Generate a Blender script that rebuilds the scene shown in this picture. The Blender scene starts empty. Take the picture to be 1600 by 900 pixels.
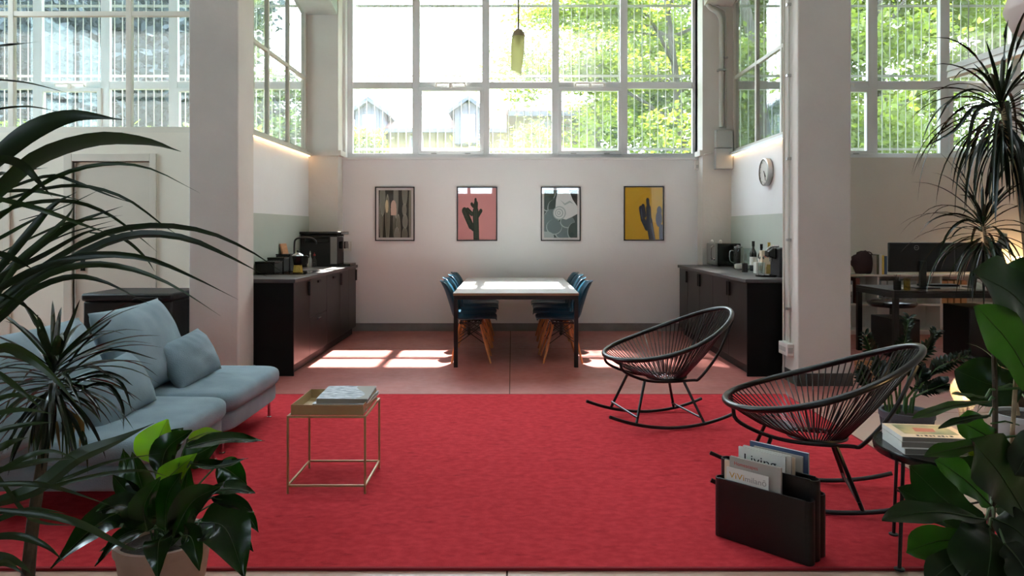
import bpy, math, random
from mathutils import Vector, Matrix
random.seed(7)
SC = bpy.context.scene
COL = SC.collection

# ------------------------------------------------------------------ camera, sky, sun, exposure
FPX = 1110.0          # focal length in pixels of a 1600 px wide frame
CAMZ = 1.377
HZ = 358.0            # horizon row in the photograph
cam_data = bpy.data.cameras.new('camera'); cam = bpy.data.objects.new('camera', cam_data)
COL.objects.link(cam); SC.camera = cam
cam.location = (0, 0, CAMZ); cam.rotation_euler = (math.pi / 2, 0, 0)
cam_data.sensor_width = 36.0; cam_data.lens = FPX / 1600 * 36
cam_data.shift_y = -(450 - HZ) / 1600.0
cam_data.clip_start = 0.05; cam_data.clip_end = 300

world = bpy.data.worlds.new('sky'); SC.world = world; world.use_nodes = True
bg = world.node_tree.nodes['Background']
bg.inputs[0].default_value = (0.76, 0.88, 1.0, 1); bg.inputs[1].default_value = 7.6

sun_d = bpy.data.lights.new('sun', 'SUN'); sun = bpy.data.objects.new('sun', sun_d)
COL.objects.link(sun); sun.location = (0, 30, 40)
sun.rotation_euler = (math.radians(-33), 0, 0)      # high sun beyond the back windows
sun_d.energy = 26.0; sun_d.angle = math.radians(1.1); sun_d.color = (1.0, 0.95, 0.87)

vs = SC.view_settings
vs.view_transform = 'Standard'; vs.look = 'None'; vs.gamma = 1.0; vs.use_curve_mapping = False
vs.exposure = 1.15
try:
    SC.cycles.max_bounces = 12; SC.cycles.diffuse_bounces = 6; SC.cycles.glossy_bounces = 4
    SC.cycles.transparent_max_bounces = 24; SC.cycles.transmission_bounces = 8
    SC.cycles.caustics_reflective = False; SC.cycles.caustics_refractive = False
    SC.cycles.sample_clamp_indirect = 6.0
except Exception:
    pass

# ------------------------------------------------------------------ helpers
def at(x, y, Y):
    """point at depth Y that the photograph shows at pixel (x, y)"""
    return Vector(((x - 800) / FPX * Y, Y, CAMZ - (y - HZ) / FPX * Y))

def srgb(r, g, b):
    def c(u):
        u /= 255.0
        return u / 12.92 if u <= 0.04045 else ((u + 0.055) / 1.055) ** 2.4
    return (c(r), c(g), c(b), 1.0)

MATS = {}
def mat(name, col, rough=0.5, metal=0.0, var=0.0, vscale=3.0, bump=0.0, bscale=60.0, spec=0.5, coat=0.0,
        col2=None, coord='Object', stretch=None, emit=None, estr=0.0, sheen=0.0, rvar=0.0, detail=5.0):
    if name in MATS: return MATS[name]
    m = bpy.data.materials.new(name); m.use_nodes = True
    nt = m.node_tree; N = nt.nodes; L = nt.links
    p = N['Principled BSDF']
    if len(col) == 3: col = (*col, 1.0)
    p.inputs['Base Color'].default_value = col
    p.inputs['Roughness'].default_value = rough; p.inputs['Metallic'].default_value = metal
    p.inputs['Specular IOR Level'].default_value = spec
    p.inputs['Coat Weight'].default_value = coat
    if sheen: p.inputs['Sheen Weight'].default_value = sheen
    if emit:
        p.inputs['Emission Color'].default_value = (*emit[:3], 1); p.inputs['Emission Strength'].default_value = estr
    vec = None
    if var or bump or col2 or rvar:
        if coord == 'World':
            g = N.new('ShaderNodeNewGeometry'); vec = g.outputs['Position']
        else:
            t = N.new('ShaderNodeTexCoord'); vec = t.outputs['Object']
        if stretch:
            mp = N.new('ShaderNodeMapping'); mp.inputs['Scale'].default_value = stretch
            L.new(vec, mp.inputs['Vector']); vec = mp.outputs['Vector']
    if var or col2 or rvar:
        n = N.new('ShaderNodeTexNoise'); n.inputs['Scale'].default_value = vscale; n.inputs['Detail'].default_value = detail
        L.new(vec, n.inputs['Vector'])
        r = N.new('ShaderNodeValToRGB')
        r.color_ramp.elements[0].position = 0.34; r.color_ramp.elements[1].position = 0.68
        c2 = col2 if col2 else tuple(min(1, c * (1 + var)) for c in col[:3]) + (1,)
        if len(c2) == 3: c2 = (*c2, 1.0)
        c1 = col if col2 else tuple(c * (1 - var) for c in col[:3]) + (1,)
        r.color_ramp.elements[0].color = c1; r.color_ramp.elements[1].color = c2
        L.new(n.outputs['Fac'], r.inputs['Fac']); L.new(r.outputs['Color'], p.inputs['Base Color'])
        if rvar:
            mr = N.new('ShaderNodeMapRange'); mr.inputs['To Min'].default_value = max(0.02, rough - rvar)
            mr.inputs['To Max'].default_value = min(1, rough + rvar); mr.inputs['From Min'].default_value = 0.3
            mr.inputs['From Max'].default_value = 0.7
            L.new(n.outputs['Fac'], mr.inputs['Value']); L.new(mr.outputs['Result'], p.inputs['Roughness'])
    if bump:
        n2 = N.new('ShaderNodeTexNoise'); n2.inputs['Scale'].default_value = bscale; n2.inputs['Detail'].default_value = 6
        L.new(vec, n2.inputs['Vector'])
        b = N.new('ShaderNodeBump'); b.inputs['Strength'].default_value = bump; b.inputs['Distance'].default_value = 0.02
        L.new(n2.outputs['Fac'], b.inputs['Height']); L.new(b.outputs['Normal'], p.inputs['Normal'])
    MATS[name] = m
    return m

def leafmat(name, col, tcol, rough=0.4, tw=0.35, spec=0.5, scale=8.0):
    m = bpy.data.materials.new(name); m.use_nodes = True
    nt = m.node_tree; N = nt.nodes; L = nt.links
    p = N['Principled BSDF']; out = N['Material Output']
    g = N.new('ShaderNodeNewGeometry')
    n = N.new('ShaderNodeTexNoise'); n.inputs['Scale'].default_value = scale; n.inputs['Detail'].default_value = 3
    L.new(g.outputs['Position'], n.inputs['Vector'])
    mx = N.new('ShaderNodeMix'); mx.data_type = 'RGBA'
    mx.inputs[6].default_value = (*[c * 0.65 for c in col[:3]], 1); mx.inputs[7].default_value = (*[c * 1.35 for c in col[:3]], 1)
    L.new(n.outputs['Fac'], mx.inputs[0]); L.new(mx.outputs[2], p.inputs['Base Color'])
    p.inputs['Roughness'].default_value = rough; p.inputs['Specular IOR Level'].default_value = spec
    t = N.new('ShaderNodeBsdfTranslucent'); t.inputs['Color'].default_value = (*tcol[:3], 1)
    ms = N.new('ShaderNodeMixShader'); ms.inputs[0].default_value = tw
    L.new(p.outputs[0], ms.inputs[1]); L.new(t.outputs[0], ms.inputs[2]); L.new(ms.outputs[0], out.inputs['Surface'])
    MATS[name] = m
    return m

def glassmat(name, tint=(1, 1, 1), rough=0.0, haze=0.0, refl=1.0, hazecol=(0.9, 0.95, 1.0)):
    """thin sheet of glass: see-through, mirror-like at grazing angles, optionally a translucent haze imitating veiling glare or frosting"""
    m = bpy.data.materials.new(name); m.use_nodes = True
    nt = m.node_tree; N = nt.nodes; L = nt.links
    out = N['Material Output']; N.remove(N['Principled BSDF'])
    t = N.new('ShaderNodeBsdfTransparent'); t.inputs['Color'].default_value = (*tint, 1)
    gl = N.new('ShaderNodeBsdfGlossy'); gl.inputs['Roughness'].default_value = rough
    fr = N.new('ShaderNodeLayerWeight'); fr.inputs['Blend'].default_value = 0.5      # Schlick's law on both faces of the sheet
    pw = N.new('ShaderNodeMath'); pw.operation = 'POWER'; pw.inputs[1].default_value = 5.0
    L.new(fr.outputs['Facing'], pw.inputs[0])
    mul = N.new('ShaderNodeMath'); mul.operation = 'MULTIPLY_ADD'; mul.inputs[1].default_value = 0.9 * refl; mul.inputs[2].default_value = 0.035 * refl
    mul.use_clamp = True
    L.new(pw.outputs[0], mul.inputs[0])
    a = N.new('ShaderNodeMixShader'); L.new(mul.outputs[0], a.inputs[0]); L.new(t.outputs[0], a.inputs[1]); L.new(gl.outputs[0], a.inputs[2])
    last = a
    if haze:
        d = N.new('ShaderNodeBsdfTranslucent'); d.inputs['Color'].default_value = (*hazecol, 1)
        b = N.new('ShaderNodeMixShader'); b.inputs[0].default_value = haze
        L.new(a.outputs[0], b.inputs[1]); L.new(d.outputs[0], b.inputs[2]); last = b
    L.new(last.outputs[0], out.inputs['Surface'])
    MATS[name] = m
    return m

ORG = {}
def tag(o, label=None, cat=None, group=None, kind=None):
    if label: o['label'] = label
    if cat: o['category'] = cat
    if group: o['group'] = group
    if kind: o['kind'] = kind
    return o

def thing(name, label, cat, loc=(0, 0, 0), group=None, kind=None):
    """an Empty at the thing's base; its parts are given in world coordinates"""
    o = bpy.data.objects.new(name, None); COL.objects.link(o)
    o.location = loc; o.empty_display_size = 0.05
    ORG[o.name] = Vector(loc)
    tag(o, label, cat, group, kind)
    return o

def struct(name, loc=(0, 0, 0), label=None):
    o = thing(name, label, None, loc, kind='structure'); return o

def obj_from_mesh(name, me, parent=None, loc=None):
    o = bpy.data.objects.new(name, me); COL.objects.link(o)
    if parent is not None: o.parent = parent
    if loc is not None: o.location = loc
    return o

def copy_tree(o, parent=None):
    c = o.copy(); COL.objects.link(c); c.parent = parent
    for ch in list(o.children): copy_tree(ch, c)
    return c

class MB:
    """collects shapes in world (or thing-local) coordinates, builds ONE mesh object"""
    def __init__(s): s.v = []; s.f = []; s.mi = []; s.M = None; s.cur = 0
    def add(s, vs, fs):
        k = len(s.v)
        if s.M is not None: vs = [s.M @ Vector(p) for p in vs]
        s.v += [tuple(p) for p in vs]; s.f += [tuple(i + k for i in q) for q in fs]; s.mi += [s.cur] * len(fs)
        return s
    def box(s, x0, x1, y0, y1, z0, z1):
        if x0 > x1: x0, x1 = x1, x0
        if y0 > y1: y0, y1 = y1, y0
        if z0 > z1: z0, z1 = z1, z0
        return s.add([(x0, y0, z0), (x1, y0, z0), (x1, y1, z0), (x0, y1, z0), (x0, y0, z1), (x1, y0, z1), (x1, y1, z1), (x0, y1, z1)],
                     [(0, 3, 2, 1), (4, 5, 6, 7), (0, 1, 5, 4), (1, 2, 6, 5), (2, 3, 7, 6), (3, 0, 4, 7)])
    def tube(s, pts, r, n=8, closed=False, caps=True):
        pts = [Vector(p) for p in pts]; m = len(pts)
        rr = r if isinstance(r, (list, tuple)) else [r] * m
        tang = []
        for i in range(m):
            a = pts[(i - 1) % m] if (closed or i > 0) else pts[i]
            b = pts[(i + 1) % m] if (closed or i < m - 1) else pts[i]
            t = (b - a); tang.append(t.normalized() if t.length > 1e-9 else Vector((0, 0, 1)))
        up = Vector((0, 0, 1)) if abs(tang[0].z) < 0.9 else Vector((1, 0, 0))
        nrm = (up - tang[0] * up.dot(tang[0])).normalized()
        vs = []; fs = []
        for i in range(m):
            nrm = nrm - tang[i] * nrm.dot(tang[i])
            if nrm.length < 1e-6: nrm = tang[i].orthogonal()
            nrm.normalize(); bi = tang[i].cross(nrm)
            for j in range(n):
                a = 2 * math.pi * j / n
                vs.append(pts[i] + (nrm * math.cos(a) + bi * math.sin(a)) * rr[i])
        for i in range(m if closed else m - 1):
            i2 = (i + 1) % m
            for j in range(n):
                j2 = (j + 1) % n
                fs.append((i * n + j, i * n + j2, i2 * n + j2, i2 * n + j))
        if caps and not closed:
            fs.append(tuple(range(n - 1, -1, -1))); fs.append(tuple((m - 1) * n + j for j in range(n)))
        return s.add(vs, fs)
    def cyl(s, p0, p1, r0, r1=None, n=14): return s.tube([p0, p1], [r0, r0 if r1 is None else r1], n)
    def lathe(s, prof, c=(0, 0, 0), n=24, M=None, cap=True):
        c = Vector(c); vs = []; fs = []
        for r, z in prof:
            for j in range(n):
                a = 2 * math.pi * j / n
                p = Vector((r * math.cos(a), r * math.sin(a), z))
                if M is not None: p = M @ p
                vs.append(c + p)
        for i in range(len(prof) - 1):
            for j in range(n):
                j2 = (j + 1) % n
                fs.append((i * n + j, i * n + j2, (i + 1) * n + j2, (i + 1) * n + j))
        if cap and prof[0][0] > 1e-5: fs.append(tuple(range(n - 1, -1, -1)))
        if cap and prof[-1][0] > 1e-5: fs.append(tuple((len(prof) - 1) * n + j for j in range(n)))
        return s.add(vs, fs)
    def ball(s, c, r, n=14, m=8):
        if not isinstance(r, (tuple, list)): r = (r, r, r)
        c = Vector(c); vs = []; fs = []
        for i in range(m + 1):
            th = math.pi * i / m
            for j in range(n):
                a = 2 * math.pi * j / n
                vs.append(c + Vector((r[0] * math.sin(th) * math.cos(a), r[1] * math.sin(th) * math.sin(a), r[2] * math.cos(th))))
        for i in range(m):
            for j in range(n):
                j2 = (j + 1) % n
                fs.append((i * n + j, (i + 1) * n + j, (i + 1) * n + j2, i * n + j2))
        return s.add(vs, fs)
    def grid(s, fn, nu, nv):
        vs = [fn(i / nu, j / nv) for i in range(nu + 1) for j in range(nv + 1)]
        fs = [(i * (nv + 1) + j, (i + 1) * (nv + 1) + j, (i + 1) * (nv + 1) + j + 1, i * (nv + 1) + j + 1) for i in range(nu) for j in range(nv)]
        return s.add(vs, fs)
    def poly(s, pts): return s.add(pts, [tuple(range(len(pts)))])
    def prism(s, pts, off):
        """polygon pts (3D) extruded by vector off"""
        n = len(pts); off = Vector(off); pts = [Vector(p) for p in pts]
        vs = pts + [p + off for p in pts]
        fs = [tuple(range(n - 1, -1, -1)), tuple(range(n, 2 * n))] + [(i, (i + 1) % n, n + (i + 1) % n, n + i) for i in range(n)]
        return s.add(vs, fs)
    def mesh(s, name, m, smooth=True, off=None):
        vs = s.v
        if off is not None and off.length > 0: vs = [(p[0] - off.x, p[1] - off.y, p[2] - off.z) for p in vs]
        me = bpy.data.meshes.new(name); me.from_pydata(vs, [], s.f)
        ms = m if isinstance(m, (list, tuple)) else [m]
        for q in ms: me.materials.append(MATS[q] if isinstance(q, str) else q)
        if len(ms) > 1: me.polygons.foreach_set('material_index', s.mi)
        me.update()
        if smooth:
            me.shade_smooth(); me.set_sharp_from_angle(angle=math.radians(38))
        return me
    def build(s, name, m, parent=None, bevel=0.0, smooth=True, seg=2, label=None, kind=None, subsurf=0, loc=None, fixn=True):
        """loc: origin for a top-level mesh; parts take the origin of their thing"""
        if parent is not None:
            off = ORG.get(parent.name, Vector((0, 0, 0)))
        else:
            off = Vector(loc) if loc is not None else Vector((0, 0, 0))
        me = s.mesh(name, m, smooth, off)
        o = obj_from_mesh(name, me, parent, off if parent is None else None)
        ORG[o.name] = off
        if bevel:
            b = o.modifiers.new('bevel', 'BEVEL'); b.width = bevel; b.segments = seg; b.limit_method = 'ANGLE'; b.angle_limit = math.radians(40)
        if subsurf:
            b = o.modifiers.new('sub', 'SUBSURF'); b.levels = subsurf; b.render_levels = subsurf
        if label: o['label'] = label
        if kind: o['kind'] = kind
        return o

def one(name, mb, m, label, cat, loc=None, group=None, **kw):
    """a thing that is one mesh"""
    if loc is None:
        xs = [p[0] for p in mb.v]; ys = [p[1] for p in mb.v]; zs = [p[2] for p in mb.v]
        loc = ((min(xs) + max(xs)) / 2, (min(ys) + max(ys)) / 2, min(zs))
    o = mb.build(name, m, None, loc=loc, **kw)
    return tag(o, label, cat, group)

def box(*a): return MB().box(*a)

def spline(pts, n=10):
    """Catmull-Rom through the points"""
    pts = [Vector(p) for p in pts]
    if len(pts) < 3:
        return [pts[0].lerp(pts[-1], i / n) for i in range(n + 1)]
    P = [pts[0] * 2 - pts[1]] + pts + [pts[-1] * 2 - pts[-2]]
    out = []; segs = len(pts) - 1
    for k in range(n + 1):
        u = k / n * segs; i = min(int(u), segs - 1); t = u - i
        a, b, c, d = P[i], P[i + 1], P[i + 2], P[i + 3]
        out.append(0.5 * ((2 * b) + (c - a) * t + (2 * a - 5 * b + 4 * c - d) * t * t + (3 * b - a - 3 * c + d) * t ** 3))
    return out

_txt_cache = {}
def text_polys(txt, size=1.0):
    """flat triangles of a line of lettering, in x/y, baseline at 0"""
    key = (txt, size)
    if key in _txt_cache: return _txt_cache[key]
    cu = bpy.data.curves.new('lettering', 'FONT'); cu.body = txt; cu.size = size; cu.resolution_u = 3
    o = bpy.data.objects.new('lettering', cu); COL.objects.link(o)
    dg = bpy.context.evaluated_depsgraph_get(); dg.update()
    me = bpy.data.meshes.new_from_object(o.evaluated_get(dg))
    vs = [v.co.copy() for v in me.vertices]; fs = [tuple(p.vertices) for p in me.polygons]
    bpy.data.objects.remove(o); bpy.data.curves.remove(cu); bpy.data.meshes.remove(me)
    _txt_cache[key] = (vs, fs)
    return vs, fs

def lettering(mb, txt, size, origin, ux, uy, width=None):
    vs, fs = text_polys(txt, 1.0)
    ux = Vector(ux).normalized(); uy = Vector(uy).normalized(); o = Vector(origin)
    w = max((p.x for p in vs), default=1) or 1
    sx = size if width is None else width / w
    mb.add([o + ux * (p.x * sx) + uy * (p.y * size) for p in vs], fs)
# ------------------------------------------------------------------ materials of the setting
mat('plaster', srgb(228, 228, 228), rough=0.85, var=0.03, vscale=1.2, bump=0.06, bscale=30, coord='World')
mat('plaster_old', srgb(212, 207, 200), rough=0.85, var=0.05, vscale=1.6, bump=0.10, bscale=22, coord='World')
mat('plaster_beige', srgb(208, 202, 192), rough=0.85, var=0.04, vscale=1.5, bump=0.06, bscale=25, coord='World')
mat('concrete_green', srgb(176, 186, 180), rough=0.8, var=0.08, vscale=4, bump=0.15, bscale=20, coord='World')
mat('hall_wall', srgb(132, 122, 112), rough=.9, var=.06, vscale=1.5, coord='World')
mat('plaster_warm', srgb(226, 217, 200), rough=0.85, var=0.03, vscale=1.2, bump=0.06, bscale=30, coord='World')
mat('sage', srgb(186, 192, 182), rough=0.6, var=0.03, vscale=2, coord='World')
mat('skirting_dark', srgb(70, 66, 63), rough=.7)
mat('skirting', srgb(122, 118, 116), rough=0.7, var=0.12, vscale=6, coord='World')
mat('frame_white', srgb(222, 224, 226), rough=0.4)
mat('frame_cream', srgb(216, 208, 192), rough=0.5)
mat('frame_side', srgb(196, 192, 180), rough=0.5)
mat('door_paint', srgb(206, 196, 180), rough=0.5, var=0.03, vscale=2)
mat('black_metal', srgb(14, 14, 15), rough=0.35)
mat('black_matt', srgb(10, 10, 11), rough=0.6)
mat('chrome', srgb(200, 200, 200), rough=0.18, metal=1.0)
mat('steel', srgb(170, 170, 168), rough=0.35, metal=1.0)
mat('white_plastic', srgb(228, 226, 220), rough=0.4)
mat('grey_plastic', srgb(178, 180, 176), rough=0.5)
mat('pipe_grey', srgb(200, 198, 190), rough=0.45)
mat('led_warm', srgb(255, 200, 140), emit=(1.0, 0.62, 0.30), estr=4.5)
glassmat('window_glass', haze=0.02)  # glare veil put into the glass as an even haze
glassmat('inner_glass', tint=(0.93, 0.97, 0.96), haze=0.008)

def floor_mat():
    m = bpy.data.materials.new('polished_floor'); m.use_nodes = True
    nt = m.node_tree; N = nt.nodes; L = nt.links; p = N['Principled BSDF']
    g = N.new('ShaderNodeNewGeometry')
    n1 = N.new('ShaderNodeTexNoise'); n1.inputs['Scale'].default_value = 1.6; n1.inputs['Detail'].default_value = 7
    n2 = N.new('ShaderNodeTexNoise'); n2.inputs['Scale'].default_value = 14; n2.inputs['Detail'].default_value = 6
    L.new(g.outputs['Position'], n1.inputs['Vector']); L.new(g.outputs['Position'], n2.inputs['Vector'])
    r1 = N.new('ShaderNodeValToRGB'); r1.color_ramp.elements[0].color = srgb(144, 76, 70); r1.color_ramp.elements[1].color = srgb(178, 106, 98)
    r1.color_ramp.elements[0].position = .3; r1.color_ramp.elements[1].position = .7
    r2 = N.new('ShaderNodeValToRGB'); r2.color_ramp.elements[0].color = srgb(176, 140, 122); r2.color_ramp.elements[1].color = srgb(196, 162, 144)
    L.new(n1.outputs['Fac'], r1.inputs['Fac']); L.new(n2.outputs['Fac'], r2.inputs['Fac'])
    # the colour turns from red in the kitchen to paler beige by the seating
    sx = N.new('ShaderNodeSeparateXYZ'); L.new(g.outputs['Position'], sx.inputs[0])
    ad = N.new('ShaderNodeMath'); ad.operation = 'MULTIPLY_ADD'; ad.inputs[1].default_value = 0.9
    L.new(n1.outputs['Fac'], ad.inputs[0]); L.new(sx.outputs['Y'], ad.inputs[2])
    mr = N.new('ShaderNodeMapRange'); mr.inputs['From Min'].default_value = 6.5; mr.inputs['From Max'].default_value = 5.3
    L.new(ad.outputs[0], mr.inputs['Value'])
    mx = N.new('ShaderNodeMix'); mx.data_type = 'RGBA'
    L.new(mr.outputs[0], mx.inputs[0]); L.new(r1.outputs[0], mx.inputs[6]); L.new(r2.outputs[0], mx.inputs[7])
    L.new(mx.outputs[2], p.inputs['Base Color'])
    m2 = N.new('ShaderNodeMapRange'); m2.inputs['To Min'].default_value = 0.26; m2.inputs['To Max'].default_value = 0.5
    L.new(n2.outputs['Fac'], m2.inputs['Value']); L.new(m2.outputs[0], p.inputs['Roughness'])
    MATS['polished_floor'] = m
floor_mat()
mat('floor_joint', srgb(92, 62, 54), rough=0.9)

# ------------------------------------------------------------------ shell
XL, XR = -2.68, 2.89          # faces of the kitchen bay's side walls
YB = 9.61                     # face of the back wall
YP = 9.36                     # face of the two pilasters
YC = 6.24                     # front of the two columns
YW = 9.72                     # plane of the outer windows
RX, RY0, RZ = 8.2, -4.6, 5.6  # half-width of the hall, rear wall, ceiling
SILL, HEAD = 2.345, 5.3

fl = box(-RX, RX, RY0, 9.9, -0.12, -0.006).build('floor', 'floor_joint', None, smooth=False); tag(fl, kind='structure'); ORG[fl.name] = Vector((0, 0, 0))
xs = [-RX, -5.7, -2.85, -0.02, 2.85, 5.7, RX]; ys = [RY0, -0.4, 2.45, 5.34, 8.2, 9.61]
for i in range(len(xs) - 1):
    for j in range(len(ys) - 1):
        box(xs[i] + .004, xs[i + 1] - .004, ys[j] + .004, ys[j + 1] - .004, -0.006, 0).build('slab', 'polished_floor', fl, smooth=False)

def wallbox(name, m, *boxes, label=None, bevel=0):
    b = MB()
    for q in boxes: b.box(*q)
    o = b.build(name, m, None, smooth=False, bevel=bevel); tag(o, label, kind='structure'); return o

# ceiling with two narrow, deep roof lights added to light the seating from above
SLOTS = ((3.25, 3.6), (4.9, 5.25)); SLX = 3.1
cb = []; prev = RY0
for (s0, s1) in SLOTS:
    cb.append((-RX, RX, prev, s0, RZ, RZ + .15)); cb += [(-RX, -SLX, s0, s1, RZ, RZ + .15), (SLX, RX, s0, s1, RZ, RZ + .15)]
    cb += [(-SLX - .1, SLX + .1, s0 - .1, s0, RZ + .15, RZ + .9), (-SLX - .1, SLX + .1, s1, s1 + .1, RZ + .15, RZ + .9), (-SLX - .1, -SLX, s0, s1, RZ + .15, RZ + .9), (SLX, SLX + .1, s0, s1, RZ + .15, RZ + .9)]
    prev = s1
cb.append((-RX, RX, prev, 9.9, RZ, RZ + .15))
wallbox('ceiling', 'plaster', *cb)
for i, (s0, s1) in enumerate(SLOTS):
    w_ = struct('window_%d' % (9 + i), (0, (s0 + s1) / 2, RZ + .9))
    for k in range(4): box(-SLX + k * SLX / 2 + .02, -SLX + (k + 1) * SLX / 2 - .02, s0, s1, RZ + .88, RZ + .886).build('pane', 'inner_glass', w_, smooth=False)
    for k in range(1, 4): box(-SLX + k * SLX / 2 - .02, -SLX + k * SLX / 2 + .02, s0, s1, RZ + .86, RZ + .9).build('mullion', 'frame_white', w_, smooth=False)
wallbox('wall_back', 'plaster', (-2.3, 2.52, YB, 9.9, 0, SILL), (-2.3, 2.52, YB, 9.9, HEAD, RZ))
wallbox('wall_back_left', 'plaster_beige', (-RX, -2.78, YB, 9.9, 0, SILL), (-RX, -2.78, YB, 9.9, HEAD, RZ))
wallbox('wall_back_right', 'plaster_beige', (2.99, RX, YB, 9.9, 0, SILL), (2.99, RX, YB, 9.9, HEAD, RZ))
wallbox('wall_left', 'hall_wall', (-RX - .2, -RX, RY0, 9.9, 0, 2.3), (-RX - .2, -RX, RY0, 9.9, 5.2, RZ), (-RX - .2, -RX, RY0, 4.6, 2.3, 5.2), (-RX - .2, -RX, 7.4, 9.9, 2.3, 5.2))
wallbox('wall_right', 'plaster', (RX, RX + .2, RY0, 9.9, 0, RZ))
# rear wall with its own row of high windows
wallbox('wall_rear', 'hall_wall', (-RX, RX, RY0 - .25, RY0, 0, 2.5), (-RX, RX, RY0 - .25, RY0, 3.25, RZ),
        (-RX, -2.3, RY0 - .25, RY0, 2.5, 3.25), (2.3, RX, RY0 - .25, RY0, 2.5, 3.25), (-.6, .6, RY0 - .25, RY0, 2.5, 3.25))
# pilasters against the back wall, with a ledge at sill height
wallbox('trim_1', 'plaster_old', (-2.78, -2.29, YP, 9.9, 0, RZ), (-2.78, -2.25, YP - .02, YB, SILL, SILL + .07))
wallbox('trim_2', 'plaster_old', (2.51, 2.99, YP, 9.9, 0, RZ), (2.47, 2.99, YP - .02, YB, SILL, SILL + .07))
# free-standing columns
wallbox('trim_3', 'plaster_old', (-2.84, -2.405, YC, 6.62, 0, RZ), bevel=0.012)
wallbox('trim_4', 'plaster_old', (2.51, 2.98, YC, 6.57, 0, RZ), bevel=0.012)
wallbox('baseboard_column', 'skirting_dark', (2.50, 2.99, YC - .012, 6.58, 0, .11))
wallbox('baseboard_column_left', 'skirting_dark', (-2.85, -2.395, YC - .012, 6.63, 0, .11))
wallbox('baseboard_back', 'skirting', (-2.29, 2.51, YB - .015, YB, 0, .105))
wallbox('baseboard_back_right', 'skirting', (2.99, RX, YB - .015, YB, 0, .105))
# haunches of the roof beams on the pilasters
def haunch(name, x0, x1, z0, m):
    b = MB(); b.prism([(x0, YP, z0), (x0, YP, RZ), (x0, YP - 1.5, RZ), (x0, YP - 1.5, z0 + .75), (x0, YP - .35, z0 + .08)], (x1 - x0, 0, 0))
    o = b.build(name, m, None, smooth=False); tag(o, kind='structure')
haunch('trim_5', -2.77, -2.30, 4.20, 'concrete_green')
haunch('trim_6', 2.53, 2.90, 4.31, 'plaster_old')
# side walls of the kitchen bay below their glazing
wallbox('wall_kitchen_left', 'plaster', (XL - .1, XL, 6.62, YP, 0, SILL), (XL - .1, XL, 6.62, YP, HEAD, RZ))
wallbox('wall_kitchen_right', 'plaster', (XR, XR + .1, 6.57, YP, 0, SILL), (XR, XR + .1, 6.57, YP, HEAD, RZ))
wallbox('trim_7', 'sage', (XL, XL + .006, 6.64, YP - .002, .912, 1.545))
wallbox('trim_8', 'sage', (XR - .006, XR, 6.60, YP - .002, .912, 1.545))
wallbox('trim_9', 'frame_side', (XL, XL + .045, 6.62, YP, SILL - .005, SILL + .03))
wallbox('trim_10', 'frame_white', (XR - .045, XR, 6.57, YP, SILL - .005, SILL + .03))
# wall in front of the left room, with its door openings
YL = 7.60
DX0, DX1, DZ = -4.70, -3.87, 2.10
wallbox('wall_partition', 'plaster_warm', (-RX, -6.40, YL, YL + .12, 0, 2.41), (-5.43, DX0, YL, YL + .12, 0, 2.41), (DX1, XL - .1, YL, YL + .12, 0, 2.41),
        (-6.40, -5.43, YL, YL + .12, DZ, 2.41), (DX0, DX1, YL, YL + .12, DZ, 2.41), (-RX, XL - .1, YL, YL + .12, HEAD, RZ))
def door(n, x0, x1, gap, handle_x, mname):
    d = struct('door_%d' % n, (x0, YL, 0))
    b = MB(); b.box(x0 - .09, x0, YL - .02, YL + .12, 0, DZ + .085).box(x1, x1 + .07, YL - .02, YL + .12, 0, DZ + .085).box(x0, x1, YL - .02, YL + .12, DZ, DZ + .085)
    b.build('door_frame', 'door_paint', d, bevel=.006)
    leaf = box(x0 + gap, x1 - .004, YL + .02, YL + .065, .008, DZ - .012).build('door_leaf', mname, d, bevel=.003)
    box(x0 + gap - .012, x0 + gap - .0005, YL + .018, YL + .066, .008, DZ - .012).build('painted_gap_light', 'white_plastic', leaf)  # pale strip standing in for the light that shows through the door gap
    h = MB(); h.box(handle_x - .022, handle_x + .022, YL + .008, YL + .02, .93, 1.12)
    h.cyl((handle_x, YL + .01, 1.07), (handle_x, YL - .05, 1.07), .009); h.tube([(handle_x, YL - .045, 1.07), (handle_x + .06, YL - .05, 1.07), (handle_x + .12, YL - .045, 1.068)], .009)
    h.cyl((handle_x, YL + .01, .965), (handle_x, YL - .006, .965), .012)
    h.build('handle', 'black_metal', leaf)
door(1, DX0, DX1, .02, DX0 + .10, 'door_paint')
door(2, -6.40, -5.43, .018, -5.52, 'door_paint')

# ------------------------------------------------------------------ windows
class Plane:
    """maps (along, depth, height) to the world; depth grows away from the hall"""
    def __init__(s, axis, base, sgn=1): s.axis = axis; s.base = base; s.sgn = sgn
    def box(s, mb, u0, u1, d0, d1, z0, z1):
        a, b = s.base + s.sgn * d0, s.base + s.sgn * d1
        if s.axis == 'y': mb.box(u0, u1, a, b, z0, z1)
        else: mb.box(a, b, u0, u1, z0, z1)
        return mb
    def pt(s, u, d, z):
        a = s.base + s.sgn * d
        return (u, a, z) if s.axis == 'y' else (a, u, z)

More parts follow.
